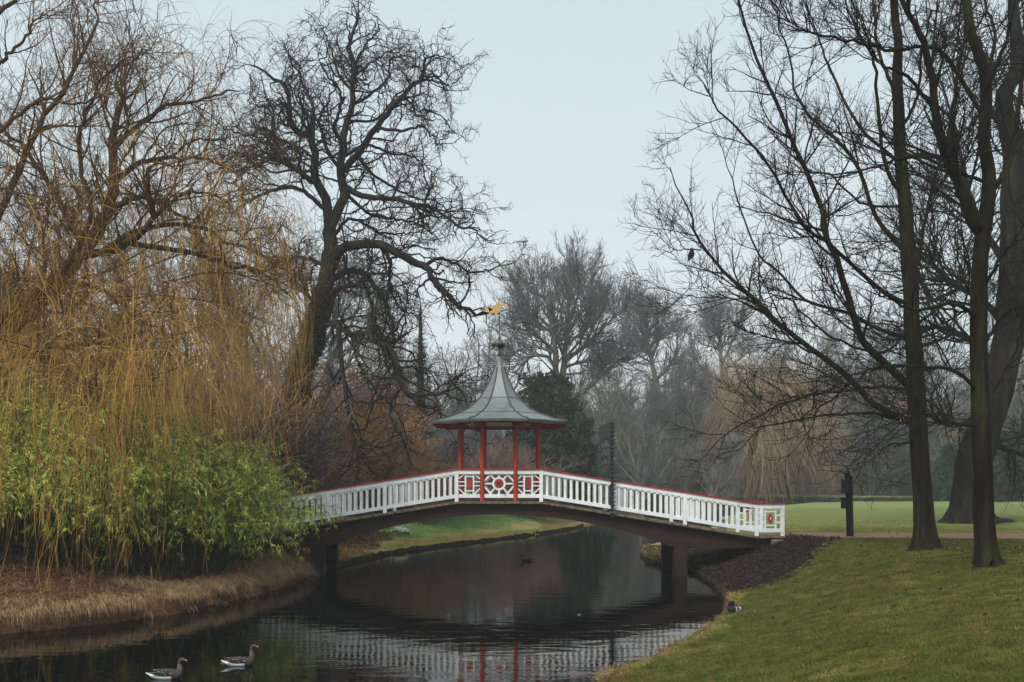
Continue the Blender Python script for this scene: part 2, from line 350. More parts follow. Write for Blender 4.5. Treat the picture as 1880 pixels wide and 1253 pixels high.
ml = N(t, 'ShaderNodeMath', operation='MULTIPLY'); t.links.new(n.outputs['Fac'], ml.inputs[0]); t.links.new(n2_.outputs['Fac'], ml.inputs[1])
bp = N(t, 'ShaderNodeBump'); bp.inputs['Strength'].default_value = .095; bp.inputs['Distance'].default_value = .1
t.links.new(ml.outputs[0], bp.inputs['Height']); t.links.new(bp.outputs[0], b.inputs['Normal'])
W = np_mesh('water', [(np.array([(-60, 0, 0), (160, 0, 0), (160, 175, 0), (-60, 175, 0)], float), np.array([[0, 1, 2, 3]]))], False)
tag(link('water', W, wm), kind='structure')

def gz(x, y): return float(ground_z(np.array([x]), np.array([y]))[0])
def bury(x, y, d=.08): return gz(x, y)-d

# timber edging along the shore
ed = MB(); rngE = np.random.default_rng(4)
def shore_line(i0, i1, step=.35):
    p = POND[i0:i1+1]; o = []
    for a, b_ in zip(p[:-1], p[1:]):
        k = max(1, int(np.hypot(*(b_-a))/step))
        for j in range(k): o.append(a+(b_-a)*j/k)
    return np.array(o)
def edging(nm, i0, i1, ztop, mt):
    q = shore_line(i0, i1); q = q + rngE.normal(size=q.shape)*.025
    tn = nrm(np.gradient(q, axis=0)); nr = np.stack([tn[:, 1], -tn[:, 0]], 1)
    zt = ztop + rngE.normal(size=len(q))*.03 + .05*(vnoise(q[:, 0], q[:, 1], 1.5)-.5)
    V = []
    for s_, z_ in ((-.03, -.5), (-.03, None), (.06, None), (.06, -.5)):
        zz = zt if z_ is None else np.full(len(q), z_); V.append(np.column_stack([q+nr*s_, zz]))
    V = np.stack(V, 1).reshape(-1, 3); k = np.arange(len(q)-1)*4
    f = np.concatenate([np.stack([k+a, k+a+1, k+a+5, k+a+4], 1) for a in range(3)])
    o = link(nm, np_mesh(nm, [(V, f)], False), mt); return tag(o, kind='structure')
edge_m = mat('mossy_edge_board', [(.010, .010, .009), (.035, .028, .02), (.055, .055, .02)], 5, .9, .8, 20)
edging('bank_edging', 0, 13, .11, edge_m)
edging('bank_edging', 31, 38, .14, edge_m)

# ------------------------------------------------------------------ bridge
BX = -.40; YN, YF = 28.3, 30.7; YC = 29.5; HW = 1.2
UF, UE, UEE = 1.29, 7.87, 8.72; ZR0, ZR1 = 3.26, 2.21
def rz(x):
    u = abs(x-BX); return ZR0 if u <= UF else ZR1 if u >= UE else ZR0-(u-UF)*(ZR0-ZR1)/(UE-UF)
def dz(x): return rz(x)-1.0
bridge = empty('footbridge', (BX, YC, dz(BX)), 'white railed wooden footbridge with red handrail humped over the pond', 'bridge')
deck = MB(); x = -UEE; rng0 = random.Random(3)
while x < UEE:
    X = BX+x+.105; s = 0 if abs(x+.1) < UF else (-1 if x > 0 else 1)*math.atan((ZR0-ZR1)/(UE-UF)) if abs(x+.1) < UE else 0
    deck.box((X, YC+rng0.uniform(-.015, .015), dz(X)-.035), (.2, 2.66, .07), Matrix.Rotation(-s, 4, 'Y')); x += .213
deck.build('deck', plank, bridge, bevel=.006)
def arch(u): return 1.86 - (1.86-.86)*(u/5.35)**2 if u < 5.35 else .84
for yy in (YN+.06, YF-.20):
    us = np.linspace(-8.62, 8.62, 81); top = [(BX+u, dz(BX+u)-.075) for u in us]
    bot = [(BX+u, min(arch(abs(u)), dz(BX+u)-.16)) for u in us[::-1]]
    bb = MB()
    for k in range(80):   # quads strip keeps the concave outline clean
        a, b_ = top[k], top[k+1]; c, d = bot[80-k-1], bot[80-k]
        for y0, fl in ((yy, 0), (yy+.14, 1)):
            q = np.array([(a[0], y0, a[1]), (b_[0], y0, b_[1]), (c[0], y0, c[1]), (d[0], y0, d[1])]); bb.p.append((q, np.array([[3, 2, 1, 0] if not fl else [0, 1, 2, 3]])))
        bb.p.append((np.array([(d[0], yy, d[1]), (c[0], yy, c[1]), (c[0], yy+.14, c[1]), (d[0], yy+.14, d[1])]), np.array([[3, 2, 1, 0]])))
    bb.build('beam', darkred, bridge)
for sx in (-1, 1):
    for yy in (YN+.13, YF-.13):
        X = BX+sx*5.55
        MB().box((X, yy, .05), (.40, .36, 2.0)).box((X, yy, .98), (.5, .37, .16)).build('pier', pierm, bridge, bevel=.01)
    MB().box((BX+sx*5.55, YC, 1.12), (.3, 2.0, .2)).build('crossbeam', darkred, bridge)
    MB().box((BX+sx*8.55, YC, .55), (.5, 2.9, 1.1)).build('abutment', concrete, bridge, bevel=.02)
rail_w = .13
for side, Y in ((-1, YN), (1, YF)):
    rail = MB()
    xsn = [-UEE, -UE, -UF, UF, UE, UEE]
    for a, b_ in zip(xsn[:-1], xsn[1:]):
        za, zb = rz(BX+a), rz(BX+b_)
        rail.prism([(BX+a, za-.16), (BX+b_, zb-.16), (BX+b_, zb-.035), (BX+a, za-.035)], Y-.055, Y+.055)
        rail.prism([(BX+a, za-.885), (BX+b_, zb-.885), (BX+b_, zb-.775), (BX+a, za-.775)], Y-.04, Y+.04)
    ro = rail.build('railing', white, bridge, bevel=.004)
    cap = MB()
    for a, b_ in zip(xsn[:-1], xsn[1:]):
        za, zb = rz(BX+a), rz(BX+b_)
        cap.prism([(BX+a, za-.034), (BX+b_, zb-.034), (BX+b_, zb+.005), (BX+a, za+.005)], Y-.085, Y+.085)
    cap.build('handrail', redcap, ro)
    for u in (UF, 3.48, 5.68, UE, UEE-.06):
        for sx in (-1, 1):
            X = BX+sx*u
            MB().box((X, Y-side*0.0, (rz(X)-.04+dz(X)-.02)/2), (.11, .12, rz(X)-.04-dz(X)+.02)).build('post', white, ro, bevel=.004)
    nb = 0; extra = MB()
    for sx in (-1, 1):
        for (ua, ub) in ((UF, 3.48), (3.48, 5.68), (5.68, UE)):
            k = 11
            for j in range(1, k+1):
                u = ua+(ub-ua)*j/(k+1); X = BX+sx*u
                m_ = extra if (side > 0 and nb >= 34) else MB()
                m_.box((X, Y, (rz(X)-.155+rz(X)-.78)/2), (.078, .045, .63))
                if m_ is not extra: m_.build('baluster', white, ro)
                nb += 1
    if extra.p: tag(extra.build('baluster', white, ro), kind='stuff')
    # lozenge panels at both ends
    for sx in (-1, 1):
        xc = BX+sx*(UE+UEE)/2; zc = ZR1-.47; fr = MB()
        for q in (-.16, .16): fr.box((xc+q, Y, zc), (.05, .04, .62))
        for q in (-.21, .21): fr.box((xc, Y-.001, zc+q), (.27, .04, .04))
        for q in (-.12, .1):
            for r_ in (-.26, .26): fr.box((xc+r_, Y, zc+q), (.16, .035, .045))
        fr.build('end_panel', white, ro, bevel=.003)
        lo = MB().prism([(xc-.09, zc), (xc, zc-.19), (xc+.09, zc), (xc, zc+.19)], Y-.018, Y+.018)
        lo.build('lozenge', redp, ro)
        MB().prism([(xc-.022, zc), (xc, zc-.045), (xc+.022, zc), (xc, zc+.045)], Y-.022, Y+.022).build('lozenge_centre', white, ro)
    # ornamental bays under the gazebo
    zc = 2.807; zt, zb = 3.10, 2.485; pn = MB(); hw = .035
    def bar(x0, z0, x1, z1, w_=.05, dy=0): pn.bar((BX+x0, Y+dy, z0), (BX+x1, Y+dy, z1), w_, .035)
    ang = np.linspace(0, 2*np.pi, 33)
    for a, b_ in zip(ang[:-1], ang[1:]):
        q = [(BX+r_*math.cos(v), zc+r_*math.sin(v)) for r_, v in ((.145, a), (.205, a), (.205, b_), (.145, b_))]; pn.prism(q, Y-.024, Y+.024)
    bar(-.46, zc, -.2, zc); bar(.2, zc, .46, zc); bar(0, zc+.2, 0, zt, .06); bar(0, zc-.2, 0, zb, .06)
    for sx in (-1, 1):
        for sz in (-1, 1):
            zz = zt if sz > 0 else zb
            bar(sx*.455, zc+sz*.07, sx*.245, zz, .055, .002); bar(sx*.14, zc+sz*.14, sx*.26, zz-sz*.02, .05, -.002)
        for q in (.775, 1.02): bar(sx*q, zb, sx*q, zt, .05)
        for q in (-.22, .22): bar(sx*.80, zc+q, sx*1.0, zc+q, .035, .001)
        for q in (-.045, .075):
            bar(sx*.575, zc+q-.02, sx*.75, zc+q-.02, .035); bar(sx*1.045, zc+q-.02, sx*1.235, zc+q-.02, .035)
        for sz in (-1, 1):
            zz = zt if sz > 0 else zb
            bar(sx*1.235, zc+sz*.14, sx*1.05, zz, .04, .002); bar(sx*.575, zc+sz*.14, sx*.745, zz, .04, .002)
    pn.build('fretwork_panel', white, ro, bevel=.003)
    for sx in (-1, 0, 1):
        if sx == 0:
            dk = MB()
            for a, b_ in zip(ang[:-1], ang[1:]):   # red disc with a square hole
                def sq(v): c_, s_ = math.cos(v), math.sin(v); k_ = .055/max(abs(c_), abs(s_)); return (BX+c_*k_, zc+s_*k_)
                q = [sq(a), (BX+.14*math.cos(a), zc+.14*math.sin(a)), (BX+.14*math.cos(b_), zc+.14*math.sin(b_)), sq(b_)]; dk.prism(q, Y-.018, Y+.018)
            dk.build('disc', redp, ro)
        else:
            c_ = BX+sx*.897; MB().prism([(c_-.075, zc-.12), (c_, zc-.185), (c_+.075, zc-.12), (c_+.075, zc+.12), (c_, zc+.185), (c_-.075, zc+.12)], Y-.018, Y+.018).build('lozenge', redp, ro)
            MB().prism([(c_-.02, zc), (c_, zc-.045), (c_+.02, zc), (c_, zc+.045)], Y-.021, Y+.021).build('lozenge_centre', iron, ro)

# ------------------------------------------------------------------ gazebo
gaz = empty('gazebo', (BX, YC, dz(BX)), 'small octagonal gazebo with red columns and pointed grey metal roof on the bridge', 'gazebo')
A1 = 1.23; Rc = A1/math.cos(math.pi/8)
for k in range(8):
    a = math.pi/8+k*math.pi/4; X, Y = BX+Rc*math.cos(a), YC+Rc*math.sin(a)
    MB().lathe([(.0, dz(BX)), (.078, dz(BX)), (.078, dz(BX)+.1), (.068, dz(BX)+.12), (.066, 4.58), (.078, 4.60), (.078, 4.74), (0, 4.74)], (X, Y, 0), 12).build('column', redp, gaz, smooth=False)
def py2z(y): return CAMZ+(HY-y)*YC/F
prof = [(2.11, py2z(777)), (1.72, py2z(772.5)), (1.26, py2z(762)), (.97, py2z(752.5)), (.76, py2z(742)), (.62, py2z(733)), (.50, py2z(722)), (.385, py2z(710)), (.285, py2z(697)), (.20, py2z(684)), (.155, py2z(676))]
K8 = 1/math.cos(math.pi/8)
rf = MB(); rf.lathe([(r_*K8, z_) for r_, z_ in prof], (BX, YC, 0), 8, math.pi/8)
rf.lathe([(prof[0][0]*K8, prof[0][1]), (prof[0][0]*K8-.01, prof[0][1]-.05), (prof[0][0]*K8-.06, prof[0][1]-.05)], (BX, YC, 0), 8, math.pi/8)
roof = rf.build('roof', roofm, gaz)
rf2 = MB().lathe([(.15*K8, py2z(676.5)), (.10*K8, py2z(672)), (.055*K8, py2z(662)), (.03*K8, py2z(655)), (0, py2z(654))], (BX, YC, 0), 8, math.pi/8); rf2.build('roof_spire', roofm, roof)
hip = MB()
for k in range(8):
    a = math.pi/8+k*math.pi/4
    hip.tube([(BX+r_*K8*math.cos(a), YC+r_*K8*math.sin(a), z_+.012) for r_, z_ in prof], .022, 5)
hip.build('hip_seam', seam, roof, smooth=True)
hs = MB()
for k in range(8):
    for i in (2, 5):
        r_, z_ = prof[i]; a0, a1 = math.pi/8+k*math.pi/4, math.pi/8+(k+1)*math.pi/4; o_ = (k % 2)*.12
        hs.bar((BX+r_*K8*math.cos(a0), YC+r_*K8*math.sin(a0), z_+.004), (BX+r_*K8*math.cos(a1), YC+r_*K8*math.sin(a1), z_+.004), .016, .016)
hs.build('panel_seam', seam, roof)
ze = prof[0][1]
MB().lathe([(2.05*K8, ze-.045), (1.3*K8, ze-.02), (1.25*K8, ze-.04), (0, ze+.02)], (BX, YC, 0), 8, math.pi/8).build('soffit', white, gaz)
for k in range(8):
    a = math.pi/8+k*math.pi/4; c_, s_ = math.cos(a), math.sin(a)
    MB().bar((BX+1.1*c_, YC+1.1*s_, ze-.10), (BX+1.9*c_, YC+1.9*s_, ze-.13), .11, .09, up=(-s_, c_, 0)).bar((BX+1.85*c_, YC+1.85*s_, ze-.115), (BX+2.2*c_, YC+2.2*s_, ze-.075), .07, .09, up=(-s_, c_, 0)).build('rafter', darkred if 0 else redcap, gaz)
rb = MB()
for k in range(8):
    a0, a1 = math.pi/8+k*math.pi/4, math.pi/8+(k+1)*math.pi/4
    rb.bar((BX+Rc*math.cos(a0), YC+Rc*math.sin(a0), ze-.045), (BX+Rc*math.cos(a1), YC+Rc*math.sin(a1), ze-.045), .08, .05, up=(0, 0, 1))
rb.build('ring_beam', redcap, gaz)
fa = MB()
for k in range(8):
    a0, a1 = math.pi/8+k*math.pi/4, math.pi/8+(k+1)*math.pi/4; q = 2.08*K8
    fa.bar((BX+q*math.cos(a0), YC+q*math.sin(a0), ze-.065), (BX+q*math.cos(a1), YC+q*math.sin(a1), ze-.065), .03, .05, up=(0, 0, 1))
fa.build('fascia', seam, gaz)
zf = py2z(654)
fin = MB().lathe([(.02, zf-.02), (.055, zf+.03), (.055, zf+.07), (.02, zf+.11), (.018, py2z(641)), (.05, py2z(640)), (.06, py2z(638)), (.02, py2z(636)), (.02, py2z(628)), (.055, py2z(622)), (.035, py2z(619)), (.014, py2z(617)), (.013, py2z(585)), (.03, py2z(584)), (.012, py2z(582)), (.008, py2z(545)), (0, py2z(543))], (BX, YC, 0), 12)
fino = fin.build('finial', green_cop, gaz, smooth=True)
um = MB().lathe([(.02, py2z(623.5)), (.12, py2z(625.5)), (.22, py2z(630)), (.27, py2z(635)), (.24, py2z(635.5)), (.1, py2z(632)), (.03, py2z(634))], (BX, YC, 0), 16)
um.build('canopy', green_cop, fino, smooth=True)
for k in range(6):
    a = k*math.pi/3+.25; c_, s_ = math.cos(a), math.sin(a); z_ = py2z(632)
    MB().tube([(BX+q*c_, YC+q*s_, z_+h) for q, h in ((.16, .06), (.24, .0), (.31, -.10), (.37, -.125), (.40, -.10), (.39, -.06))], [.022, .03, .026, .02, .014, .006], 6).build('dragon_arm', green_cop, fino, smooth=True)
    MB().box((BX+.2*c_, YC+.2*s_, z_+.03), (.07, .07, .09), Matrix.Rotation(a, 4, 'Z')).build('gilded_plate', gold, fino, bevel=.02)
fx = lambda zx, zy: (BX+((840+zx/6.96)-916)*YC/F, py2z(500+zy/6.96))
vane = [fx(*q) for q in ((540, 352), (505, 385), (475, 425), (430, 437), (385, 445), (352, 470), (315, 500), (350, 505), (380, 495), (415, 480), (445, 478), (400, 510), (385, 535), (430, 530), (470, 520), (460, 550), (490, 552), (512, 520), (538, 510))]
rc_ = MB()
cxv = sum(v[0] for v in vane)/len(vane)
# the gilded pennant is cut from sheet metal 2 cm thick
import bmesh
def ngon_solid(poly, y0, y1, name, mt, parent):
    bm = bmesh.new(); f = bm.faces.new([bm.verts.new((x_, y0, z_)) for x_, z_ in poly]); bmesh.ops.triangulate(bm, faces=[f])
    r_ = bmesh.ops.extrude_face_region(bm, geom=bm.faces[:]); bmesh.ops.translate(bm, verts=[v for v in r_['geom'] if isinstance(v, bmesh.types.BMVert)], vec=(0, y1-y0, 0))
    bmesh.ops.recalc_face_normals(bm, faces=bm.faces[:]); me = bpy.data.meshes.new(name); bm.to_mesh(me); bm.free(); return link(name, me, mt, parent)
ngon_solid(vane, YC-.012, YC+.012, 'weather_vane', gold, fino)
v2 = [fx(*q) for q in ((545, 365), (575, 395), (620, 425), (660, 478), (610, 452), (590, 440), (560, 430), (545, 450))]
ngon_solid(v2, YC-.01, YC+.01, 'weather_vane_tail', gold, fino)

# ------------------------------------------------------------------ iron gate across the bridge
GXp = 2.99
gate = empty('bridge_gate', (GXp, YC, dz(GXp)), 'tall dark iron barrier gate with spiked edge standing across the right half of the bridge', 'gate'); gate.rotation_euler = (0, 0, R(2.6))
zg0, zg1 = dz(GXp)+.05, 4.62
fr = MB()
for yy in (YN+.12, YF-.12): fr.box((GXp, yy, (zg0+zg1)/2-.1), (.06, .30, zg1-zg0-.2))
fr.box((GXp, YC, zg1-.22), (.07, 2.3, .30)); fr.box((GXp, YC, zg1+.03), (.075, 2.4, .12)); fr.box((GXp, YC, zg0+.1), (.06, 2.6, .1))
fr.build('gate_frame', iron, gate, bevel=.006)
zz = zg0+.35; 
while zz < zg1-.4:
    MB().box((GXp, YC, zz), (.05, 2.0, .05)).box((GXp, YC-.3, zz+.12), (.02, .05, .2)).box((GXp, YC+.3, zz+.12), (.02, .05, .2)).build('gate_bar', iron, gate); zz += .27
for yy, sg in ((YN-.14, -1), (YF+.14, 1)):
    sp = MB().box((GXp, yy, (1.78+4.75)/2), (.07, .045, 4.75-1.78)); z_ = 1.86
    while z_ < 4.7:
        for a in (-1, 0, 1):
            sp.tube([(GXp, yy, z_), (GXp+a*.07, yy+sg*.09, z_+.03), (GXp+a*.10, yy+sg*.13, z_+.07)], [.022, .016, .003], 5)
        sp.tube([(GXp-.045, yy, z_+.06), (GXp+.045, yy, z_+.06)], .03, 6); z_ += .125
    sp.build('spiked_rail', iron, gate)
for k in range(3): MB().box((GXp-.02, YC-.4+k*.4, dz(GXp)+.02), (.1, .2, .04)).build('gate_foot', iron, gate)

# ------------------------------------------------------------------ dark post by the path
pp = P(1559, 985, 28.2); g0 = bury(pp[0], pp[1])
post = empty('path_post', (pp[0], pp[1], g0), 'dark wooden post with a small box beside the gravel path', 'post')
zt_ = P(0, 868, 28.2)[2]
MB().box((pp[0]-.04, pp[1], (g0+zt_)/2), (.09, .13, zt_-g0), Matrix.Rotation(R(-1.2), 4, 'Y')).box((pp[0]+.065, pp[1]+.02, (g0+zt_-.1)/2), (.09, .12, zt_-.1-g0), Matrix.Rotation(R(-1.2), 4, 'Y')).build('post_shaft', postm, post, bevel=.01)
bx_ = P(1549, 925, 28.1); MB().box(bx_, (.12, .16, .30)).box((bx_[0], bx_[1]-.005, bx_[2]+.17), (.17, .2, .04)).build('meter_box', postm, post, bevel=.008)
bx_ = P(1552, 893, 28.1); MB().box((bx_[0], bx_[1], bx_[2]), (.20, .17, .42)).build('lamp_box', postm, post, bevel=.01)
MB().box((bx_[0]-.03, bx_[1], zt_+.02), (.26, .2, .03)).build('cap', iron, post)

# ------------------------------------------------------------------ slatted bin across the water
pb = (P(1326, 955, 46)[0], 46); zb_ = bury(*pb)
bn = empty('slatted_bin', (pb[0], pb[1], zb_), 'small slatted litter bin on the lawn seen through the right part of the bridge railing', 'bin')
s_ = MB()
for k in range(10):
    a = k*math.pi/5; s_.box((pb[0]+.2*math.cos(a), pb[1]+.2*math.sin(a), zb_+.36), (.03, .09, .62), Matrix.Rotation(a, 4, 'Z'))
s_.build('slats', grey_bark, bn); MB().lathe([(.17, zb_+.06), (.17, zb_+.6), (.0, zb_+.6)], (pb[0], pb[1], 0), 12).build('liner', iron, bn)
MB().lathe([(.23, zb_+.64), (.23, zb_+.69), (.2, zb_+.69), (.2, zb_+.64)], (pb[0], pb[1], 0), 14).build('rim', iron, bn)

# ------------------------------------------------------------------ trees
def tree_obj(name, loc, label, cat, trunk_parts, crown_parts, mt_t, mt_c, group=None):
    r = empty(name, loc, label, cat, group)
    link('trunk', np_mesh('trunk', trunk_parts), mt_t, r)
    link('crown', np_mesh('crown', crown_parts), mt_c, r)
    return r
def ramify(lp, lr, rng, plan):
    """plan: list of dicts per level. returns list of (pts, rad, sides)"""
    outp = []; pts, rad = lp, lr
    for lv in plan:
        p, d, t, r, PL = spawn(pts, rad, lv['n'], rng, lv.get('t0', .15), 1., lv.get('ang', 45), lv.get('av', 14), lv.get('up'))
        L = lv['L']*rng.uniform(.45, 1.25, lv['n'])*(1.15-.55*t)
        rr = np.clip(np.minimum(r*lv.get('rr', .6), lv.get('rmax', 9)), lv.get('rmin', .004), None)
        pts, rad = grow(p, d, L, rr, rng, lv.get('seg', 5), lv.get('wig', .15), lv.get('trop', 0), lv.get('tip', .35), lv.get('curl', 0))
        if 'zmin' in lv: pts[:, :, 2] = np.maximum(pts[:, :, 2], lv['zmin'])
        outp.append((pts, rad, lv.get('sides', 4)))
    return outp

# --- gnarled old tree behind the bridge's left end
s = Skel(38, 1, 1.79, 380, 0, n=26, wob=.07); r = s.rng
s.add([(255, 1600), (272, 1420), (298, 1260), (338, 1130), (370, 1020), (390, 930), (405, 830), (402, 740)], .50, .25)
big = [([(402, 760), (430, 690), (452, 640), (440, 580), (440, 520), (450, 440), (468, 370), (480, 290), (488, 210), (465, 140), (490, 70), (485, 20)], .27, .03, 1, 0),
 ([(402, 760), (392, 660), (360, 595), (352, 520), (340, 450), (295, 435), (268, 390), (268, 300), (215, 255), (140, 205)], .26, .03, -1.5, 0),
 ([(345, 470), (350, 400), (345, 340), (310, 270), (300, 210), (250, 165)], .12, .02, 2, 0),
 ([(370, 610), (310, 570), (240, 520), (225, 450), (190, 425), (110, 440), (50, 420)], .14, .02, -3, 0),
 ([(390, 690), (300, 620), (200, 630), (130, 670), (60, 700)], .13, .02, -2.5, 0),
 ([(345, 600), (270, 540), (180, 515), (90, 520), (20, 570)], .13, .02, 3, 0),
 ([(440, 570), (500, 500), (560, 410), (620, 340), (660, 290), (710, 250), (715, 200), (765, 185)], .19, .02, -2, 0),
 ([(560, 420), (640, 430), (700, 415), (740, 450), (785, 495)], .09, .015, -2, 0), ([(700, 258), (760, 270), (805, 290)], .06, .012, 1, 0),
 ([(450, 610), (510, 645), (580, 650), (640, 660), (700, 675), (750, 690), (820, 740), (880, 760), (935, 800)], .16, .02, -3, 0),
 ([(500, 520), (540, 570), (600, 610), (660, 640), (740, 660), (800, 690), (870, 690)], .09, .015, 3, 0),
 ([(412, 880), (440, 820), (500, 803), (560, 805), (620, 825), (680, 865), (720, 880), (750, 930), (800, 980), (850, 1015), (900, 1025), (960, 1022)], .27, .03, -2.5, -1),
 ([(710, 876), (760, 850), (820, 865), (880, 900), (940, 880), (1010, 860)], .10, .015, 2, 0),
 ([(570, 806), (600, 860), (600, 930), (625, 1000), (700, 1050)], .12, .02, 3, 0),
 ([(400, 930), (450, 895), (510, 895), (550, 940), (590, 1000), (610, 1080), (610, 1180), (630, 1260)], .18, .03, 2, 1),
 ([(390, 985), (440, 945), (490, 940), (530, 960), (550, 1040), (540, 1090), (570, 1140), (560, 1230)], .15, .02, -2, -1),
 ([(370, 1070), (420, 1070), (470, 1095), (520, 1100), (590, 1150), (640, 1240), (760, 1290), (830, 1270)], .12, .02, -3, 0),
 ([(398, 880), (330, 850), (260, 850), (180, 900)], .12, .02, 3, 0), ([(372, 1010), (300, 940), (240, 900), (160, 960)], .12, .02, -2, 0),
 ([(440, 560), (400, 500), (380, 440), (370, 390), (400, 330), (420, 260), (370, 200)], .11, .015, 3, 0),
 ([(447, 480), (420, 420), (440, 350), (430, 290), (380, 210), (400, 140)], .11, .015, -3, 0),
 ([(480, 300), (440, 260), (420, 200), (390, 120), (370, 80)], .08, .015, 2.5, 0), ([(487, 210), (520, 150), (560, 105), (555, 50)], .07, .015, -1, 0),
 ([(470, 350), (540, 310), (600, 250), (600, 190), (640, 190)], .09, .015, 3, 0), ([(465, 400), (560, 390), (640, 300), (700, 330)], .08, .015, 4, 0),
 ([(440, 520), (520, 480), (600, 500), (680, 520), (740, 570)], .10, .015, 3.5, 0), ([(340, 450), (280, 350), (200, 350), (130, 340)], .08, .015, 3, 0),
 ([(350, 520), (280, 470), (210, 460)], .08, .015, 4, 0), ([(415, 780), (470, 720), (560, 760), (640, 770), (720, 760)], .10, .015, 3.5, 0),
 ([(450, 630), (530, 700), (620, 720), (700, 740), (780, 800)], .10, .015, 2, 0)]
big += [([(364, 1070), (427, 1065), (480, 1109), (529, 1094), (558, 1075)], .16, .04, -1, 0),
 ([(539, 1031), (534, 1099), (558, 1124), (597, 1143), (626, 1196), (636, 1260), (660, 1294), (704, 1298), (762, 1298), (811, 1264), (825, 1240)], .17, .03, -1.5, 0),
 ([(432, 1075), (446, 1221), (456, 1303), (480, 1439), (505, 1498), (568, 1575)], .14, .025, -2, 0),
 ([(811, 1264), (850, 1310), (845, 1400), (850, 1480)], .05, .015, -.5, 0), ([(640, 1270), (600, 1350), (640, 1440), (690, 1500)], .06, .015, 1, 0), ([(475, 1100), (500, 1200), (560, 1290), (600, 1330)], .06, .015, 1.5, 0)]
for p_, a, b_, dd, bw in big: s.add(p_, a*.8, b_*.9, dd, bw)
L, Rr = s.arrays()
rg = np.random.default_rng(12)
low_ = lambda q: ~((q[:, 0, 2] < 9.5) & (q[:, 0, 0]/q[:, 0, 1]*F+CX > 610) & (rg.random(len(q)) < .55))
br = ramify(L[1:], Rr[1:], rg, [dict(n=560, L=2.7, ang=55, wig=.15, curl=.34, trop=.02, rr=.55, rmax=.05, rmin=.02, seg=11, tip=.4),
    dict(n=3700, L=1.2, ang=55, wig=.2, curl=.42, trop=-.015, rr=.6, rmax=.024, rmin=.012, seg=8, tip=.5),
    dict(n=12500, L=.55, ang=50, wig=.24, curl=.38, trop=.02, rr=.6, rmax=.012, rmin=.0075, seg=5, sides=3, tip=.5)])
br = [br[0]]+[(q[m_], a_[m_], s_) for q, a_, s_ in br[1:] for m_ in [low_(q)]]
loc = (L[0][0][0], L[0][0][1], bury(L[0][0][0], L[0][0][1]))
old = tree_obj('gnarled_tree', loc, 'tall gnarled leafless tree with twisting black branches rising behind the left end of the bridge', 'tree',
    [tubes(L[:1], Rr[:1], 12), tubes(L[1:], Rr[1:], 8)], [tubes(*b_) for b_ in br], bark_dark, bark_twig)
i = rg.integers(0, 17, 6000); c = L[0][i] + (rg.random((6000, 1)))*(L[0][i+1]-L[0][i]); a = rg.random(6000)*2*np.pi; rad_ = (Rr[0][i]+rg.uniform(0, .06, 6000))
c = c+np.stack([np.cos(a)*rad_, np.sin(a)*rad_, rg.normal(size=6000)*.1], 1)
link('ivy', np_mesh('ivy', [leaves(c, np.stack([np.cos(a), np.sin(a), -.6+0*a], 1), rg.uniform(.07, .13, 6000), rg.uniform(.06, .11, 6000), rg)], False), ivy_l, old)
# soft moss-coloured weeping twigs on its low right boughs
p, d, t_, r_, _ = spawn(L[[14, 15, 16, 13, 17, 18]], Rr[[14, 15, 16, 13, 17, 18]], 800, rg, .2, 1., 60, 20)
pt, ra = grow(p, d, rg.uniform(.6, 2.2, 800), np.full(800, .008), rg, 7, .16, -.12, .5, .2)
link('hanging_twigs', np_mesh('hanging_twigs', [tubes(pt, ra, 3)]), mat('mossy_twig', [(.10, .10, .06), (.22, .20, .11)], 2, .95), old)

# --- right hand trees
def right_tree(name, label, D, seed, limbs, plan, mt, mtc, n=24):
    s = Skel(D, seed, 1.393, 1180, 0, n=n, wob=.04)
    for q in limbs: s.add(*q)
    L, Rr = s.arrays(); rg = np.random.default_rng(seed+50)
    br = ramify(L[1:], Rr[1:], rg, plan)
    # root flare
    th = Rr[0].copy(); z0 = L[0][0][2]; h = L[0][:, 2]-z0; th *= 1+.55*np.exp(-h/.25)
    rs = crom(L[0], 90); ths = np.interp(np.linspace(0, 1, 90), np.linspace(0, 1, n), Rr[0]); hs_ = rs[:, 2]-rs[0, 2]; ths = ths*(1+.85*np.exp(-np.maximum(hs_-.05, 0)/.3))
    loc = (L[0][0][0], L[0][0][1], gz(L[0][0][0], L[0][0][1]))
    V, f = tubes(rs[None], ths[None], 16)
    # buttress ridges near the ground
    k = np.arange(len(V)) % 16; hh = np.repeat(hs_, 16); cen = np.repeat(rs, 16, 0)
    V = cen+(V-cen)*(1+.26*np.sin(k/16*2*np.pi*5)[:, None]*np.exp(-np.maximum(hh, 0)/.3)[:, None]+.03*np.sin(k*2.3+hh*3)[:, None])
    return tree_obj(name, loc, label, 'tree', [(V, f), tubes(L[1:], Rr[1:], 7)], [tubes(*b_) for b_ in br], mt, mtc)
up = (0, 0, .35)
planR = lambda k: [dict(n=int(190*k), L=2.1, ang=42, av=12, wig=.07, curl=.1, trop=.05, rr=.5, rmax=.035, rmin=.012, seg=8, tip=.35, up=up),
    dict(n=int(1450*k), L=.95, ang=45, av=14, wig=.10, curl=.12, trop=.045, rr=.6, rmax=.014, rmin=.007, seg=6, tip=.5, up=up),
    dict(n=int(5600*k), L=.42, ang=45, av=14, wig=.13, curl=.12, trop=.03, rr=.7, rmax=.008, rmin=.0045, seg=4, sides=3, tip=.6, up=up)]
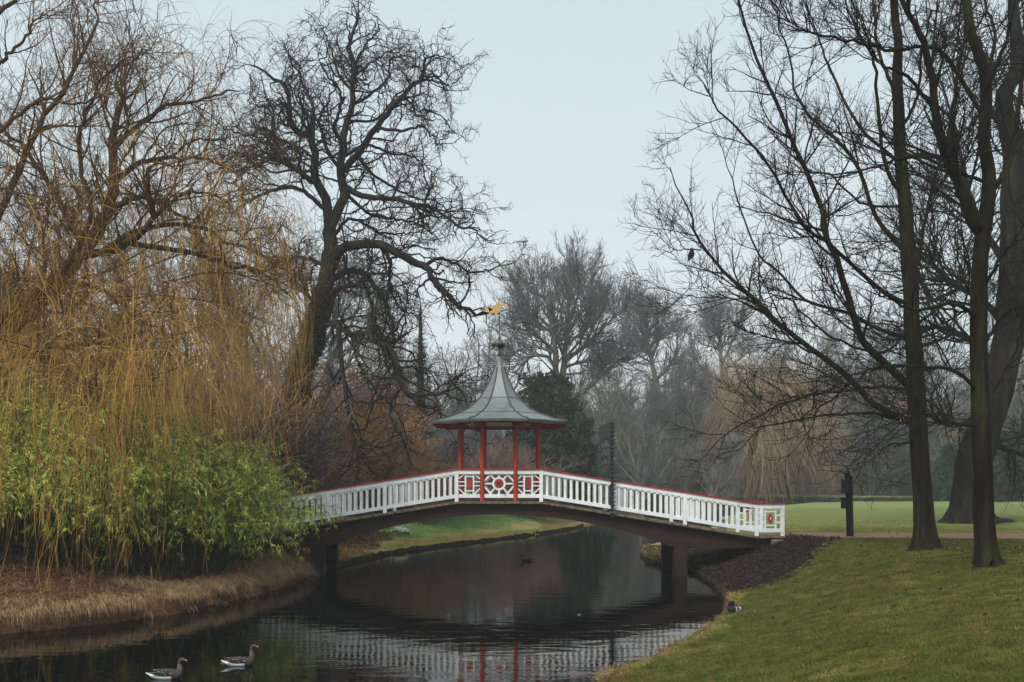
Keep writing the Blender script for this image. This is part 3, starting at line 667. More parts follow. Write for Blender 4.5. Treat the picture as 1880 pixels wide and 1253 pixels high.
right_tree('bare_tree', 'slender leafless tree with long left-sweeping boughs, left trunk of the two near lawn trees', 22.6, 21, [
 ([(722, 1418), (720, 1340), (715, 1253), (705, 1100), (697, 950), (687, 800), (680, 700), (672, 560), (665, 450), (655, 300), (650, 200), (648, 100), (645, 0), (640, -180), (630, -420)], .245, .05),
 ([(693, 1000), (620, 930), (560, 870), (540, 800), (505, 690), (470, 600), (455, 520), (400, 400), (350, 280), (300, 160), (245, 0), (215, -100)], .10, .012, -1.5),
 ([(700, 1085), (600, 1040), (520, 960), (440, 900), (340, 820), (270, 750), (200, 690), (150, 620), (120, 540), (70, 430)], .09, .01, 1.5),
 ([(690, 870), (600, 840), (520, 800), (420, 770), (350, 700), (290, 640), (240, 500), (215, 400)], .055, .01, 2.5),
 ([(684, 780), (620, 750), (560, 700), (480, 630), (400, 560), (330, 440), (260, 350), (190, 280), (140, 190)], .06, .01, -2.5),
 ([(674, 650), (600, 560), (540, 410), (450, 320), (400, 250), (360, 100), (330, -20)], .06, .01, 2),
 ([(664, 500), (620, 420), (600, 260), (590, 150), (540, 60), (500, -60)], .055, .01, -1.5),
 ([(684, 790), (715, 600), (740, 480), (790, 300), (800, 120), (830, -60)], .05, .01, 2),
 ([(695, 1090), (600, 1060), (480, 1062), (380, 1080), (300, 1090), (230, 1075)], .045, .008, 1.5),
 ([(700, 1000), (620, 990), (520, 1000), (440, 1010), (350, 1040), (240, 1090), (170, 1150)], .04, .008, -2),
 ([(704, 1130), (630, 1140), (560, 1165)], .03, .008, -.8), ([(690, 840), (760, 790), (830, 800), (900, 770)], .04, .01, 1.5),
 ([(655, 340), (700, 250), (720, 100), (760, 0)], .045, .01, -2), ([(650, 250), (600, 120), (590, 0), (560, -100)], .05, .01, 1.5),
 ([(667, 530), (560, 520), (480, 450), (400, 440), (320, 460)], .035, .008, 3), ([(688, 830), (620, 900), (520, 880), (440, 830), (360, 760), (300, 770)], .035, .008, -3),
 ([(697, 950), (780, 940), (840, 980), (880, 1040)], .04, .008, 1), ([(660, 420), (560, 330), (480, 180), (440, 60), (380, -60)], .045, .01, 2.5),
 ([(340, 820), (250, 770), (150, 760), (90, 760)], .025, .006, -1), ([(150, 640), (90, 640), (20, 660)], .02, .006, .6)], planR(1.25), bark_moss, bark_twig)
right_tree('bare_tree', 'leafless tree forking high up, right trunk of the two near lawn trees', 18.3, 22, [
 ([(885, 1470), (880, 1440), (870, 1253), (866, 1100), (862, 900), (860, 700), (870, 560), (885, 480), (876, 350), (870, 200), (848, 100), (832, 0), (820, -160), (800, -380)], .20, .045),
 ([(868, 600), (840, 560), (820, 500), (780, 400), (745, 280), (725, 130), (690, 50), (640, -40), (600, -160)], .12, .02, -1),
 ([(884, 500), (930, 430), (960, 300), (975, 150), (1000, 0), (1010, -200)], .07, .015, 1), ([(862, 820), (800, 780), (700, 790), (620, 760), (560, 700)], .045, .01, -1.2),
 ([(866, 1010), (800, 950), (720, 940), (600, 940), (540, 975), (450, 1050), (380, 1080)], .04, .008, -1.5), ([(884, 470), (800, 440), (700, 402), (600, 425), (480, 450), (400, 440)], .04, .008, 1.5),
 ([(862, 740), (780, 690), (700, 620), (640, 560)], .035, .008, 1.5), ([(873, 300), (760, 130), (640, 130), (540, 100), (440, 90), (380, 60)], .045, .008, -1.5),
 ([(866, 1040), (920, 960), (960, 880), (1000, 700)], .04, .01, 1), ([(870, 250), (930, 100), (960, -50)], .05, .01, -1), ([(780, 400), (800, 250), (820, 120), (900, 0)], .05, .01, 1.5),
 ([(862, 900), (930, 800), (990, 780)], .04, .01, .8), ([(866, 1090), (780, 1080), (720, 1060), (640, 1090)], .03, .008, -1), ([(745, 280), (680, 200), (600, 150), (560, 40)], .04, .008, -1),
 ([(862, 760), (930, 640), (1000, 600)], .04, .01, -1)], planR(.9), bark_moss, bark_twig)
right_tree('bare_tree', 'massive thick-trunked leafless tree beyond the gravel path on the right', 38.5, 23, [
 ([(838, 1342), (838, 1300), (845, 1200), (862, 1130), (905, 1000), (938, 860), (945, 700), (948, 560), (950, 400), (932, 330), (925, 250), (960, 160), (950, 0), (960, -150)], .80, .12),
 ([(900, 1010), (870, 900), (800, 850), (740, 840), (660, 870), (600, 860)], .18, .02, 3), ([(940, 850), (860, 760), (780, 720), (720, 650), (640, 600)], .16, .02, -3),
 ([(946, 700), (880, 600), (830, 480), (800, 330), (760, 200)], .16, .02, 3), ([(948, 500), (1010, 350), (1020, 150)], .2, .03, -2), ([(935, 340), (880, 250), (900, 100), (860, -60)], .13, .02, -2),
 ([(905, 1030), (800, 1090), (720, 1060), (620, 1060), (540, 1100)], .12, .015, -3), ([(870, 1120), (960, 1160), (1050, 1170)], .16, .03, 1), ([(938, 900), (1000, 820), (1040, 700)], .16, .03, 1)],
 [dict(n=200, L=4.2, ang=45, wig=.08, curl=.12, trop=.03, rr=.5, rmax=.07, rmin=.025, seg=8, up=up), dict(n=1500, L=1.8, ang=45, wig=.1, curl=.12, trop=.03, rmax=.028, rmin=.013, seg=6), dict(n=7000, L=.8, ang=45, wig=.12, rmax=.013, rmin=.009, seg=4, sides=3, tip=.6)], bark_moss, bark_twig)
# a few dead leaves clinging to the low boughs
rl = np.random.default_rng(9)
for k, (px_, py_) in enumerate([(1548, 715), (1658, 742), (1655, 770), (1812, 748), (1752, 775), (1600, 716), (1660, 752), (1750, 800)]):
    Y_ = 21.5; c = np.array([P(px_, py_, Y_)])+rl.normal(size=(7, 3))*.08
    o = link('dead_leaves', np_mesh('dead_leaves', [leaves(c, rl.normal(size=(7, 3))-[0, 0, 1.5], rl.uniform(.06, .1, 7), rl.uniform(.04, .06, 7), rl)], False), mat('rust_leaf', [(.3, .07, .03), (.4, .12, .05)], 5, .9))
    tag(o, 'tuft of rust-red dead leaves clinging to a low bough of the right lawn trees', 'leaves', 'dead leaf tufts on the right trees')

# --- weeping willow at the left
s = Skel(23, 31, 1.79, 0, 0, n=22, wob=.06)
s.add([(30, 1900), (22, 1700), (12, 1500), (0, 1350), (-20, 1230), (-60, 1130)], .42, .30)
wl = [([(-60, 1150), (0, 1110), (100, 1030), (200, 920), (270, 830), (330, 740), (360, 680), (375, 600), (375, 480), (390, 380), (380, 280)], .26, .04, 1.0),
 ([(-60, 1130), (0, 1040), (130, 960), (230, 860), (330, 830), (430, 800), (500, 720), (495, 600), (500, 540)], .15, .03, -1.5),
 ([(345, 720), (400, 670), (470, 650), (560, 690), (640, 760)], .08, .02, -1), ([(375, 600), (450, 540), (560, 520), (700, 530), (800, 600)], .08, .015, 2),
 ([(380, 470), (470, 400), (550, 350), (640, 335), (720, 310), (790, 300)], .07, .01, 1), ([(200, 920), (350, 960), (450, 1050), (560, 1100)], .07, .015, -2),
 ([(285, 820), (240, 750), (180, 650), (90, 500), (0, 420), (-80, 380)], .09, .02, 1), ([(430, 800), (620, 830), (760, 870), (880, 910), (960, 980)], .07, .015, 3.5),
 ([(330, 830), (450, 760), (620, 740), (760, 800), (900, 860), (1000, 960)], .07, .015, 5), ([(-100, 900), (0, 700), (60, 560), (130, 420), (200, 300), (260, 200), (310, 90), (315, 0)], .10, .015, 2.5),
 ([(-100, 800), (0, 620), (80, 680), (190, 760)], .06, .015, -1), ([(-100, 300), (0, 210), (60, 150), (150, 40)], .07, .015, 0), ([(-100, 560), (0, 430), (130, 330), (250, 340), (380, 300)], .06, .01, -1.5),
 ([(-60, 1130), (100, 1150), (300, 1130), (420, 1180), (560, 1260)], .07, .015, -2.5), ([(-20, 1230), (60, 1160), (200, 1200), (300, 1290), (420, 1400)], .06, .015, -3.5),
 ([(230, 860), (300, 700), (260, 520), (280, 380), (330, 260), (420, 190)], .07, .012, -1), ([(375, 500), (420, 420), (410, 300), (440, 200), (500, 150)], .05, .01, .5),
 ([(500, 720), (600, 640), (700, 640), (780, 700)], .05, .01, 2.5), ([(100, 1030), (150, 880), (130, 720), (60, 620)], .07, .015, 2.5), ([(560, 520), (640, 460), (740, 470), (800, 520)], .04, .01, 1),
 ([(-120, 150), (0, 40), (100, -30), (220, -80)], .08, .015, 1)]
for q in wl: s.add(*q)
L, Rr = s.arrays(); rg = np.random.default_rng(33)
br = ramify(L[1:], Rr[1:], rg, [dict(n=330, L=2.4, ang=50, wig=.12, curl=.12, trop=.05, rr=.5, rmax=.035, rmin=.014, seg=8, up=(0, 0, .6)),
    dict(n=1900, L=1.2, ang=45, wig=.13, curl=.1, trop=.03, rr=.6, rmax=.014, rmin=.008, seg=6, up=(0, 0, .4))])
wr = tree_obj('weeping_willow', (L[0][0][0], 23, gz(L[0][0][0], 23)), 'big leafless weeping willow with golden brown hanging twigs filling the left side', 'tree',
    [tubes(L[:1], Rr[:1], 12), tubes(L[1:], Rr[1:], 7)], [tubes(*b_) for b_ in br], bark_willow, willow_twig)
def strands(src, n, Lm, rg, g0=.13, rad=.0055, seg=14, zend=(.3, 1.), t0=.1, wig=.07, spread=1.0, drift=0):
    pts = np.concatenate([q.reshape(-1, q.shape[1], 3)[:, ::max(1, (q.shape[1]-1)//5)][:, :6] for q, _, _ in src]); 
    p, d, t_, _, _ = spawn(pts, np.ones(pts.shape[:2]), n, rg, t0, 1., 55, 20, (0, 0, .4))
    d = d*spread; Ls = Lm*rg.uniform(.35, 1.25, n)
    Dd = nrm(d); o = np.empty((n, seg+1, 3)); o[:, 0] = p; st = (Ls/seg)[:, None]; sway = rg.normal(size=(n, 3))*.05+np.array([drift, 0, 0]); sway[:, 2] = 0
    for i in range(seg):
        Dd = Dd+rg.normal(size=(n, 3))*wig+sway; Dd[:, 2] -= g0*(1+i*.1); Dd = nrm(Dd); o[:, i+1] = o[:, i]+Dd*st
    return o, np.full(n, rad)[:, None]*np.linspace(1, .6, seg+1)[None]
def clip_ground(o, ra, lo=.45):
    end = o[:, -1, 2]; ok = end > lo
    return o[ok], ra[ok]
def hang(src, nsh, Lsh, nsub, Lsub, rg, g0=.16, rs=.0065, rr=.0033):
    """drooping shoots that carry clusters of finer hanging strands"""
    o, r_ = strands(src, nsh, Lsh, rg, g0, rs, 14, wig=.06)
    p, d, t_, q, _ = spawn(o, r_, nsub, rg, .08, 1., 24, 10); n = nsub; seg = 9
    L_ = Lsub*rg.uniform(.3, 1.5, n); D_ = nrm(d); P_ = np.empty((n, seg+1, 3)); P_[:, 0] = p
    for k in range(seg):
        D_ = D_+rg.normal(size=(n, 3))*.07; D_[:, 2] -= g0*.9; D_ = nrm(D_); P_[:, k+1] = P_[:, k]+D_*(L_/seg)[:, None]
    return (o, r_), (P_, (rr*rg.uniform(.7, 1.3, n))[:, None]*np.linspace(1, .6, seg+1)[None])
st = []
def split(q, f): m_ = f(q[0]); return q[0][m_], q[1][m_]
A1_, A2_ = hang(br, 1400, 1.3, 7200, .8, rg, .12, .006, .0036)
hi = lambda o: o[:, 0, 2] > 6.4
link('fine_twigs', np_mesh('fine_twigs', [tubes(*split(A1_, hi), 3), tubes(*split(A2_, hi), 3)]), willow_twig, wr)
lowsrc = []
for q, a, sd_ in br: m_ = (q[:, 0, 2] < 10.5); lowsrc.append((q[m_], a, sd_))
# curtain boughs
cs = Skel(25.5, 35, 1, 0, 0, n=12, wob=.08)
for q in [([(240, 440), (330, 400), (420, 420), (500, 470), (560, 520)], .03, .01, 2.5), ([(220, 520), (320, 470), (430, 480), (520, 520), (575, 580)], .03, .01, 1.5), ([(200, 560), (300, 540), (420, 560), (500, 600)], .03, .01, -1),
          ([(230, 480), (300, 440), (380, 400), (450, 400), (510, 430)], .03, .01, 3.5), ([(20, 620), (100, 600), (200, 640), (280, 700)], .03, .01, -4), ([(10, 690), (60, 650), (130, 690), (200, 760)], .03, .01, -5),
          ([(60, 560), (160, 560), (260, 600), (330, 660)], .03, .01, -4.5), ([(300, 520), (400, 500), (490, 520), (550, 560)], .03, .01, 0.5)]: cs.l = []; cs.px = []; cs.D = 25.5+q[3]*.3; cs.add(*q); st.append((cs.l[0], cs.r[-1]))
CL = np.array([a for a, _ in st]); CR = np.array([b_ for _, b_ in st])
cb = ramify(CL, CR, rg, [dict(n=200, L=1.2, ang=55, wig=.12, trop=.02, rr=.6, rmax=.014, rmin=.008, seg=5, t0=0)])
B1_, B2_ = hang(lowsrc, 420, 3.4, 3500, 1.15, rg, .20); C1_, C2_ = hang(cb, 560, 4.4, 5200, 1.2, rg, .26)
allo = []
for o_, r_ in (B1_, B2_, C1_, C2_):
    x_, y_ = o_[:, -1, 0], o_[:, -1, 1]; gzz = np.maximum(ground_z(x_, y_), 0)+.12
    ppx = CX+F*o_[:, 5, 0]/o_[:, 5, 1]; gzz = np.maximum(gzz, np.where((rg.random(len(ppx)) < .82) & (ppx+rg.normal(size=len(ppx))*30 > 230), 3.55+rg.normal(size=len(ppx))*.45, 0))
    gzz = np.maximum(gzz, np.where((rg.random(len(ppx)) < .5), 2.2+rg.normal(size=len(ppx))*.8, 0))
    # shorten strands that would reach the ground
    top = o_[:, 0, 2]; f_ = np.clip((top-gzz-rg.uniform(0, .6, len(top)))/np.maximum(top-o_[:, -1, 2], .1), .15, 1)
    o_ = o_[:, :1]+(o_-o_[:, :1])*np.array([1, 1, 1])*f_[:, None, None]
    # keep the open right edge of the curtain as in a real crown's limit
    ex = np.maximum(o_[:, -1, 0]/o_[:, -1, 1], o_[:, 5, 0]/o_[:, 5, 1])*F+CX; keep = (ex < 572+rg.normal(size=len(o_))*10-45*sm((5.5-o_[:, -1, 2])/3)) & (rg.random(len(o_)) < np.where(ex > 500, .7, 1))
    allo.append(tubes(o_[keep], r_[keep], 3))
link('hanging_strands', np_mesh('hanging_strands', allo), willow_str, wr)
link('curtain_boughs', np_mesh('curtain_boughs', [tubes(CL, CR, 5)]+[tubes(*b_) for b_ in cb]), willow_twig, wr)

# --- bamboo thicket
rg = np.random.default_rng(41); nb_ = 2600
u = rg.random(nb_); bxs = -13.4+u*6.15; bys = np.interp(bxs, [-13, -9.5, -8, -7], [22.5, 23.1, 24.7, 25.6])+rg.uniform(-1.8, 2.2, nb_)
hmax = np.interp(bxs, [-14.5, -12, -9.5, -8.0, -6.9], [4.35, 4.35, 4.1, 3.3, 2.4])
base = np.stack([bxs, bys, ground_z(bxs, bys)-.03], 1)
d = np.stack([rg.normal(size=nb_)*.22+.12*sm((bxs+8.5)/1.5), rg.normal(size=nb_)*.28-.12, np.ones(nb_)], 1)
Lc = hmax*rg.uniform(.66, 1.04, nb_)*1.12
cp = np.empty((nb_, 11, 3)); cp[:, 0] = base; D_ = nrm(d); side = rg.normal(size=(nb_, 3))*.05; side[:, 2] = 0
for i_ in range(10):
    D_ = D_+side*1.5+rg.normal(size=(nb_, 3))*.03; D_[:, 2] -= .02*i_; D_ = nrm(D_); cp[:, i_+1] = cp[:, i_]+D_*(Lc/10)[:, None]
cr = np.full((nb_, 1), .009)*np.linspace(1, .3, 11)[None]
tw, tr_ = [], []
p, d, t_, _, _ = spawn(cp, cr, 20000, rg, .34, 1., 60, 15)
sp_, sr_ = grow(p, d, rg.uniform(.25, .6, 20000), np.full(20000, .003), rg, 4, .15, -.10, .5)
bam = empty('bamboo_clump', (-10.5, 25.6, bury(-10.5, 25.6)), 'large bushy green bamboo thicket on the left bank under the willow', 'bamboo')
link('stems', np_mesh('stems', [tubes(cp, cr, 4), tubes(sp_, sr_, 3)]), bamboo_s, bam)
p, d, t_, _, _ = spawn(sp_, sr_, 230000, rg, .15, 1., 38, 18)
d[:, 2] -= .3
tag(link('foliage', np_mesh('foliage', [leaves(p, d, rg.uniform(.07, .15, len(p)), rg.uniform(.012, .022, len(p)), rg, .25)], False), bamboo_l, bam), 'dense narrow light green leaves')

# --- background: prototypes standing at the origin, then copied
def proto_bare(seed, H, spread, fork, ks, thick=1.0, lean=0, twig=.02):
    rg = np.random.default_rng(seed); n = 12
    tr = np.zeros((1, n, 3)); tr[0, :, 2] = np.linspace(-.3, H*(fork+.12), n); tr[0, :, 0] = np.cumsum(rg.normal(size=n)*.05*H/20)+lean*np.linspace(0, 1, n)
    tr[0, :, 1] = np.cumsum(rg.normal(size=n)*.05*H/20); tR = np.linspace(.022*H*thick, .013*H*thick, n)[None]; tR[0, 0] *= 1.3
    p, d, t_, r_, _ = spawn(tr, tR, 11, rg, .55, 1., 32, 14); 
    l1, r1 = grow(p, d, H*(1-fork)*rg.uniform(.55, .95, 11), r_*.62, rg, 12, .09, .045, .25, .1)
    # low side boughs
    p, d, t_, r_, _ = spawn(tr, tR, 4, rg, .3, .7, 62, 8); l0, r0 = grow(p, d, H*spread*rg.uniform(.5, .9, 4), r_*.5, rg, 12, .09, .03, .25, .12)
    l1 = np.concatenate([l1, l0]); r1 = np.concatenate([r1, r0])
    out_ = ramify(l1, r1, rg, [dict(n=int(150*ks), L=H*.17*(.6+spread), ang=42, wig=.09, curl=.08, trop=.04, rr=.5, rmax=.004*H, rmin=.0018*H, seg=7, t0=.1),
        dict(n=int(900*ks), L=H*.085, ang=40, wig=.1, curl=.06, trop=.03, rr=.6, rmax=.002*H, rmin=twig*.9, seg=5), dict(n=int(4200*ks), L=H*.042, ang=38, wig=.1, trop=.03, rmax=twig*.8, rmin=twig*.55, seg=4, sides=3, tip=.5)])
    return [tubes(tr, tR, 9), tubes(l1, r1, 6)], [tubes(*q) for q in out_]
def proto_obj(parts, mt, mc):
    t0, c0 = parts; return np_mesh('trunk', t0), np_mesh('crown', c0), mt, mc
class Kind:
    def __init__(s, parts, mt, mc): s.t = np_mesh('trunk', parts[0]); s.t.materials.append(mt); s.c = np_mesh('crown', parts[1]); s.c.materials.append(mc); s.vars = {}
    def put(s, x, y, sc, rot, name, label, cat, group=None, mc=None, sx=1):
        e_ = empty(name, (x, y, gz(x, y)), label, cat, group); e_.rotation_euler = (0, 0, rot); e_.scale = (sc*sx, sc*sx, sc)
        c = s.c
        if mc:
            if mc.name not in s.vars: q = s.c.copy(); q.materials.clear(); q.materials.append(mc); s.vars[mc.name] = q
            c = s.vars[mc.name]
        for nm, me in (('trunk', s.t), ('crown', c)):
            o = bpy.data.objects.new(nm, me); COL.objects.link(o); o.parent = e_
        return e_
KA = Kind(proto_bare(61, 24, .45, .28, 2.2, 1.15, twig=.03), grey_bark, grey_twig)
KB = Kind(proto_bare(62, 20, .30, .40, 1.3, .9, twig=.028), grey_bark, far_hazed_twig)
KC = Kind(proto_bare(63, 18, .38, .25, 1.5, 1.0, twig=.026), grey_bark, far_hazed_twig)
KD = Kind(proto_bare(64, 20, .25, .30, 1.2, .8, twig=.028), grey_bark, far_hazed_twig)
def at_px(px, Y): return (px-CX)/F*Y
def hgt(py_top, Y): return (HY-py_top)/F*Y+CAMZ-1.2
# the big one right of the gazebo and its neighbours, boughs followed from the photograph
def traced(name, label, D, seed, limbs, plan, mt, mc, px0=2.61):
    s = Skel(D, seed, px0, 940, 480, n=18, wob=.12)
    for q in limbs: s.add(*q)
    L, Rr = s.arrays(); rg = np.random.default_rng(seed+7); br = ramify(L[1:], Rr[1:], rg, plan)
    return tree_obj(name, (L[0][0][0], D, gz(L[0][0][0], D)), label, 'tree', [tubes(L[:1], Rr[:1], 10), tubes(L[1:], Rr[1:], 7)], [tubes(*q) for q in br], mt, mc)
planB = lambda k, z=1.: [dict(n=int(420*k), L=4.2*z, ang=36, av=12, wig=.08, curl=.08, trop=.05, rr=.5, rmax=.09, rmin=.045, seg=7, up=(0, 0, .5)),
    dict(n=int(2600*k), L=2.1*z, ang=36, av=12, wig=.1, curl=.06, trop=.045, rr=.6, rmax=.042, rmin=.025, seg=5, up=(0, 0, .4)), dict(n=int(9500*k), L=1.0*z, ang=34, wig=.1, trop=.03, rmax=.022, rmin=.014, seg=4, sides=3, tip=.5)]
traced('beech_tree', 'large spreading leafless beech with pale forked trunk rising right of the gazebo roof', 90, 61, [
 ([(262, 1110), (258, 1000), (250, 800), (245, 680), (240, 560)], .72, .55), ([(240, 575), (252, 450), (265, 300), (270, 180), (290, 80)], .36, .05, 2), ([(235, 600), (212, 530), (205, 430), (198, 320), (170, 200), (150, 100)], .36, .05, -3),
 ([(250, 480), (330, 420), (400, 360), (470, 290), (540, 220)], .24, .04, -5), ([(255, 510), (330, 480), (420, 470), (500, 430)], .16, .03, 5), ([(262, 690), (300, 655), (360, 605), (430, 540), (450, 490), (530, 480), (600, 490)], .34, .05, -4),
 ([(212, 520), (170, 460), (100, 455), (50, 500), (0, 560)], .20, .03, 3), ([(205, 430), (130, 370), (60, 330), (0, 320)], .18, .03, -4), ([(200, 330), (120, 260), (60, 200), (30, 130)], .18, .03, 3), ([(206, 440), (110, 410), (30, 430), (-20, 480)], .14, .03, 5),
 ([(265, 330), (330, 250), (390, 180), (400, 120)], .18, .03, 3), ([(265, 300), (310, 190), (320, 100), (300, 40)], .18, .03, -4), ([(172, 200), (110, 140), (95, 70)], .12, .03, 2), ([(250, 250), (215, 150), (222, 50)], .15, .03, 5),
 ([(262, 400), (350, 330), (440, 240), (450, 180)], .16, .03, 6), ([(245, 480), (330, 370), (360, 280), (360, 200)], .15, .03, -7), ([(255, 540), (350, 540), (400, 570)], .1, .02, 3), ([(215, 300), (160, 330), (90, 300), (40, 260)], .12, .03, -6)], planB(1.25), grey_bark, grey_twig)
traced('bare_tree', 'grey leafless tree with upright crown right of the large beech behind the bridge', 104, 62, [
 ([(705, 1110), (695, 900), (688, 720), (685, 620), (685, 560)], .62, .45), ([(685, 570), (672, 480), (655, 400), (650, 330), (640, 240)], .30, .05, 2), ([(690, 565), (740, 520), (785, 440), (800, 330)], .24, .04, -3), ([(664, 460), (610, 380), (560, 340), (540, 270)], .18, .03, 4),
 ([(650, 350), (700, 280), (720, 240)], .15, .03, -3), ([(655, 410), (720, 360), (790, 320)], .16, .03, 4), ([(650, 330), (605, 250), (600, 200)], .14, .03, -3), ([(675, 490), (600, 450), (520, 420)], .14, .03, -4), ([(688, 600), (760, 590), (820, 560)], .14, .03, 3), ([(660, 430), (620, 300), (660, 220)], .14, .03, -5)], planB(.75, .85), grey_bark, far_hazed_twig)
traced('bare_tree', 'hazy leafless tree with open crown between the beech and the pale willow', 112, 63, [
 ([(1015, 1110), (1015, 900), (1012, 740), (1010, 620), (1005, 520)], .55, .35), ([(1005, 530), (1000, 420), (992, 320), (1000, 220)], .26, .05, 2), ([(1003, 500), (1050, 400), (1090, 300), (1100, 240)], .2, .04, -3), ([(1000, 440), (950, 370), (930, 280)], .18, .03, 4),
 ([(1008, 580), (930, 530), (870, 460), (850, 390)], .2, .03, -3), ([(1005, 520), (1080, 480), (1140, 400)], .16, .03, 3), ([(995, 370), (960, 300), (960, 220)], .14, .03, -5), ([(1010, 640), (940, 620), (880, 600)], .14, .03, 4)], planB(.65, .85), grey_bark, far_hazed_twig)
BGL = [ (KD, 1110, 118, 640, 'thin leafless tree just right of the large beech trunk'),
 (KB, 1255, 96, 640, 'low branching bare tree beside the creek behind the middle of the right railing'),
 (KC, 1180, 78, 690, 'bushy bare tree directly behind the iron gate'),
 (KD, 1308, 84, 735, 'small pale-trunked bare tree standing at the edge of the green island'),
 (KC, 860, 96, 590, 'misty bare tree left of the gazebo roof'),
 (KB, 700, 88, 620, 'bare tree behind the drooping boughs of the gnarled tree'),
 (KD, 790, 90, 640, 'fine-twigged bare tree between the gnarled tree and the gazebo'),
 (KC, 640, 78, 640, 'bare tree with spreading crown right behind the gnarled trunk'),
 (KB, 460, 62, 420, 'bare tree behind the willow curtain left of the gnarled trunk'),
 (KD, 330, 58, 400, 'dense bare tree behind the left bamboo'),
 (KC, 190, 50, 430, 'bare tree behind the middle of the willow crown'),
 (KB, 60, 52, 380, 'bare tree at the far left behind the willow trunk'),
 (KC, 1450, 128, 560, 'distant bare tree behind the left-sweeping boughs right of the pale willow'),
 (KB, 1560, 120, 600, 'distant bare tree behind the dark path post'),
 (KA, 1640, 118, 590, 'distant round-crowned bare tree left of the slender lawn tree'),
 (KD, 1745, 105, 560, 'distant bare tree between the two lawn trunks'),
 (KC, 1850, 98, 520, 'distant bare tree at the far right edge'),
 (KB, 1400, 135, 610, 'distant bare tree rising over the pale weeping willow'),
 (KD, 545, 47, 375, 'slim straight bare tree just left of the gnarled trunk')]
for k, (K_, px_, Y_, pt_, lb) in enumerate(BGL):
    H_ = {KA: 25.5, KB: 20.5, KC: 18.5, KD: 20.}[K_]
    K_.put(at_px(px_, Y_), Y_, hgt(pt_, Y_)/H_, k*1.7, 'bare_tree', lb, 'tree', 'bare trees beyond the bridge', mc=orange_twig if px_ in (640, 460, 190) else None)

# dense small trees with fine twigs down to the ground
def proto_thicket(seed, H=11., ks=1., leaf=0):
    rg = np.random.default_rng(seed); n = 26; a = rg.random(n)*2*np.pi; q = rg.random(n)*.6
    P0 = np.stack([np.cos(a)*q, np.sin(a)*q, np.full(n, -.2)], 1); D0 = np.stack([np.cos(a)*.35, np.sin(a)*.35, np.ones(n)], 1)
    l, r_ = grow(P0, D0, H*rg.uniform(.6, 1., n), np.full(n, .10), rg, 10, .09, .03, .25, .06)
    o = ramify(l, r_, rg, [dict(n=int(420*ks), L=H*.24, ang=48, wig=.1, rmax=.045, rmin=.02, seg=6, t0=.12, trop=.02), dict(n=int(3200*ks), L=H*.11, ang=40, wig=.12, rmax=.018, rmin=.010, seg=4, trop=.02), dict(n=int(9000*ks), L=H*.05, ang=40, wig=.12, rmax=.010, rmin=.007, seg=3, sides=3, tip=.5)])
    cr = [tubes(*q) for q in o]
    if leaf:
        p, d, _, _, _ = spawn(*o[-1][:2], leaf, rg, .1, 1., 60, 20); cr.append(leaves(p, d-[0, 0, .5], rg.uniform(.08, .16, leaf), rg.uniform(.05, .09, leaf), rg))
    return [tubes(l, r_, 5)], cr
misty = mat('haze_tinted_twig', [(.10, .11, .125), (.17, .175, .185)], .3, .95); olive = mat('olive_grey_twig', [(.12, .12, .09), (.22, .21, .15)], .3, .95); rust_l = mat('rust_brown_foliage', [(.16, .08, .04), (.36, .19, .09), (.50, .30, .13)], 1.2, .95)  # misty has haze put into its colour; olive and rust_l are plain tones
KT = Kind(proto_thicket(75), grey_bark, misty); KT2 = Kind(proto_thicket(76, 10, .9), grey_bark, olive); KL = Kind(proto_thicket(77, 9, .7, 16000), grey_bark, rust_l)
TH = [(KT, 1135, 96, 700, None, 'misty grey thicket of fine twigs right behind the iron gate'), (KT, 1180, 92, 690, None, 'tallest misty grey bushy tree behind the middle of the right railing'), (KT, 1225, 90, 740, olive, 'olive-grey bushy tree behind the middle of the right railing'),
 (KT2, 1090, 84, 690, None, 'olive-grey twiggy tree under the beech\'s low right bough'), (KT, 1285, 118, 700, None, 'grey twiggy tree beyond the creek left of the pale willow'), (KT2, 1270, 108, 660, None, 'pale olive twiggy tree beside the slim pale-trunked one'),
 (KT, 835, 84, 740, misty, 'misty grey bush left of the gazebo columns'), (KT2, 800, 76, 770, None, 'mossy olive bush behind the left railing near the gazebo'), (KT, 760, 82, 745, misty, 'misty grey bush behind the gnarled tree\'s hanging twigs'),
 (KL, 590, 50, 655, None, 'rust-brown leafy small tree just right of the gnarled trunk'), (KL, 650, 54, 690, None, 'rust-brown leafy small tree in the middle of the brown thicket'), (KL, 712, 60, 760, None, 'lowest rust-brown leafy bush of the brown thicket'),
 (KT2, 880, 88, 760, misty, 'grey bush seen between the left gazebo columns'), (KT, 1530, 122, 700, None, 'grey bushy tree behind the dark path post'), (KT2, 1600, 118, 680, misty, 'grey bushy tree left of the slender lawn trunk'), (KT, 1660, 124, 690, olive, 'olive bushy tree just behind the slender lawn trunk'), (KT, 1790, 112, 650, None, 'grey bushy tree behind the nearer right lawn trunk'), (KT2, 1870, 104, 640, None, 'olive bushy tree at the far right edge'),
 (KL, 400, 42, 720, None, 'rust-brown leafy tree behind the middle of the bamboo'), (KT, 280, 46, 690, orange_twig, 'brown twiggy tree behind the willow\'s leaning limb'), (KT, 480, 50, 720, orange_twig, 'brown twiggy tree between bamboo and gnarled trunk'), (KT, 120, 44, 700, orange_twig, 'brown twiggy tree behind the left of the bamboo')]
for k, (K_, px_, Y_, pt_, mc_, lb) in enumerate(TH): K_.put(at_px(px_, Y_), Y_, hgt(pt_, Y_)/{KT: 10.5, KT2: 9.5, KL: 8.6}[K_], k*2.1, 'bushy_tree', lb, 'tree', 'bushy small trees behind the bridge', mc=mc_, sx=[1.25, 1.05, 1.15][k % 3])

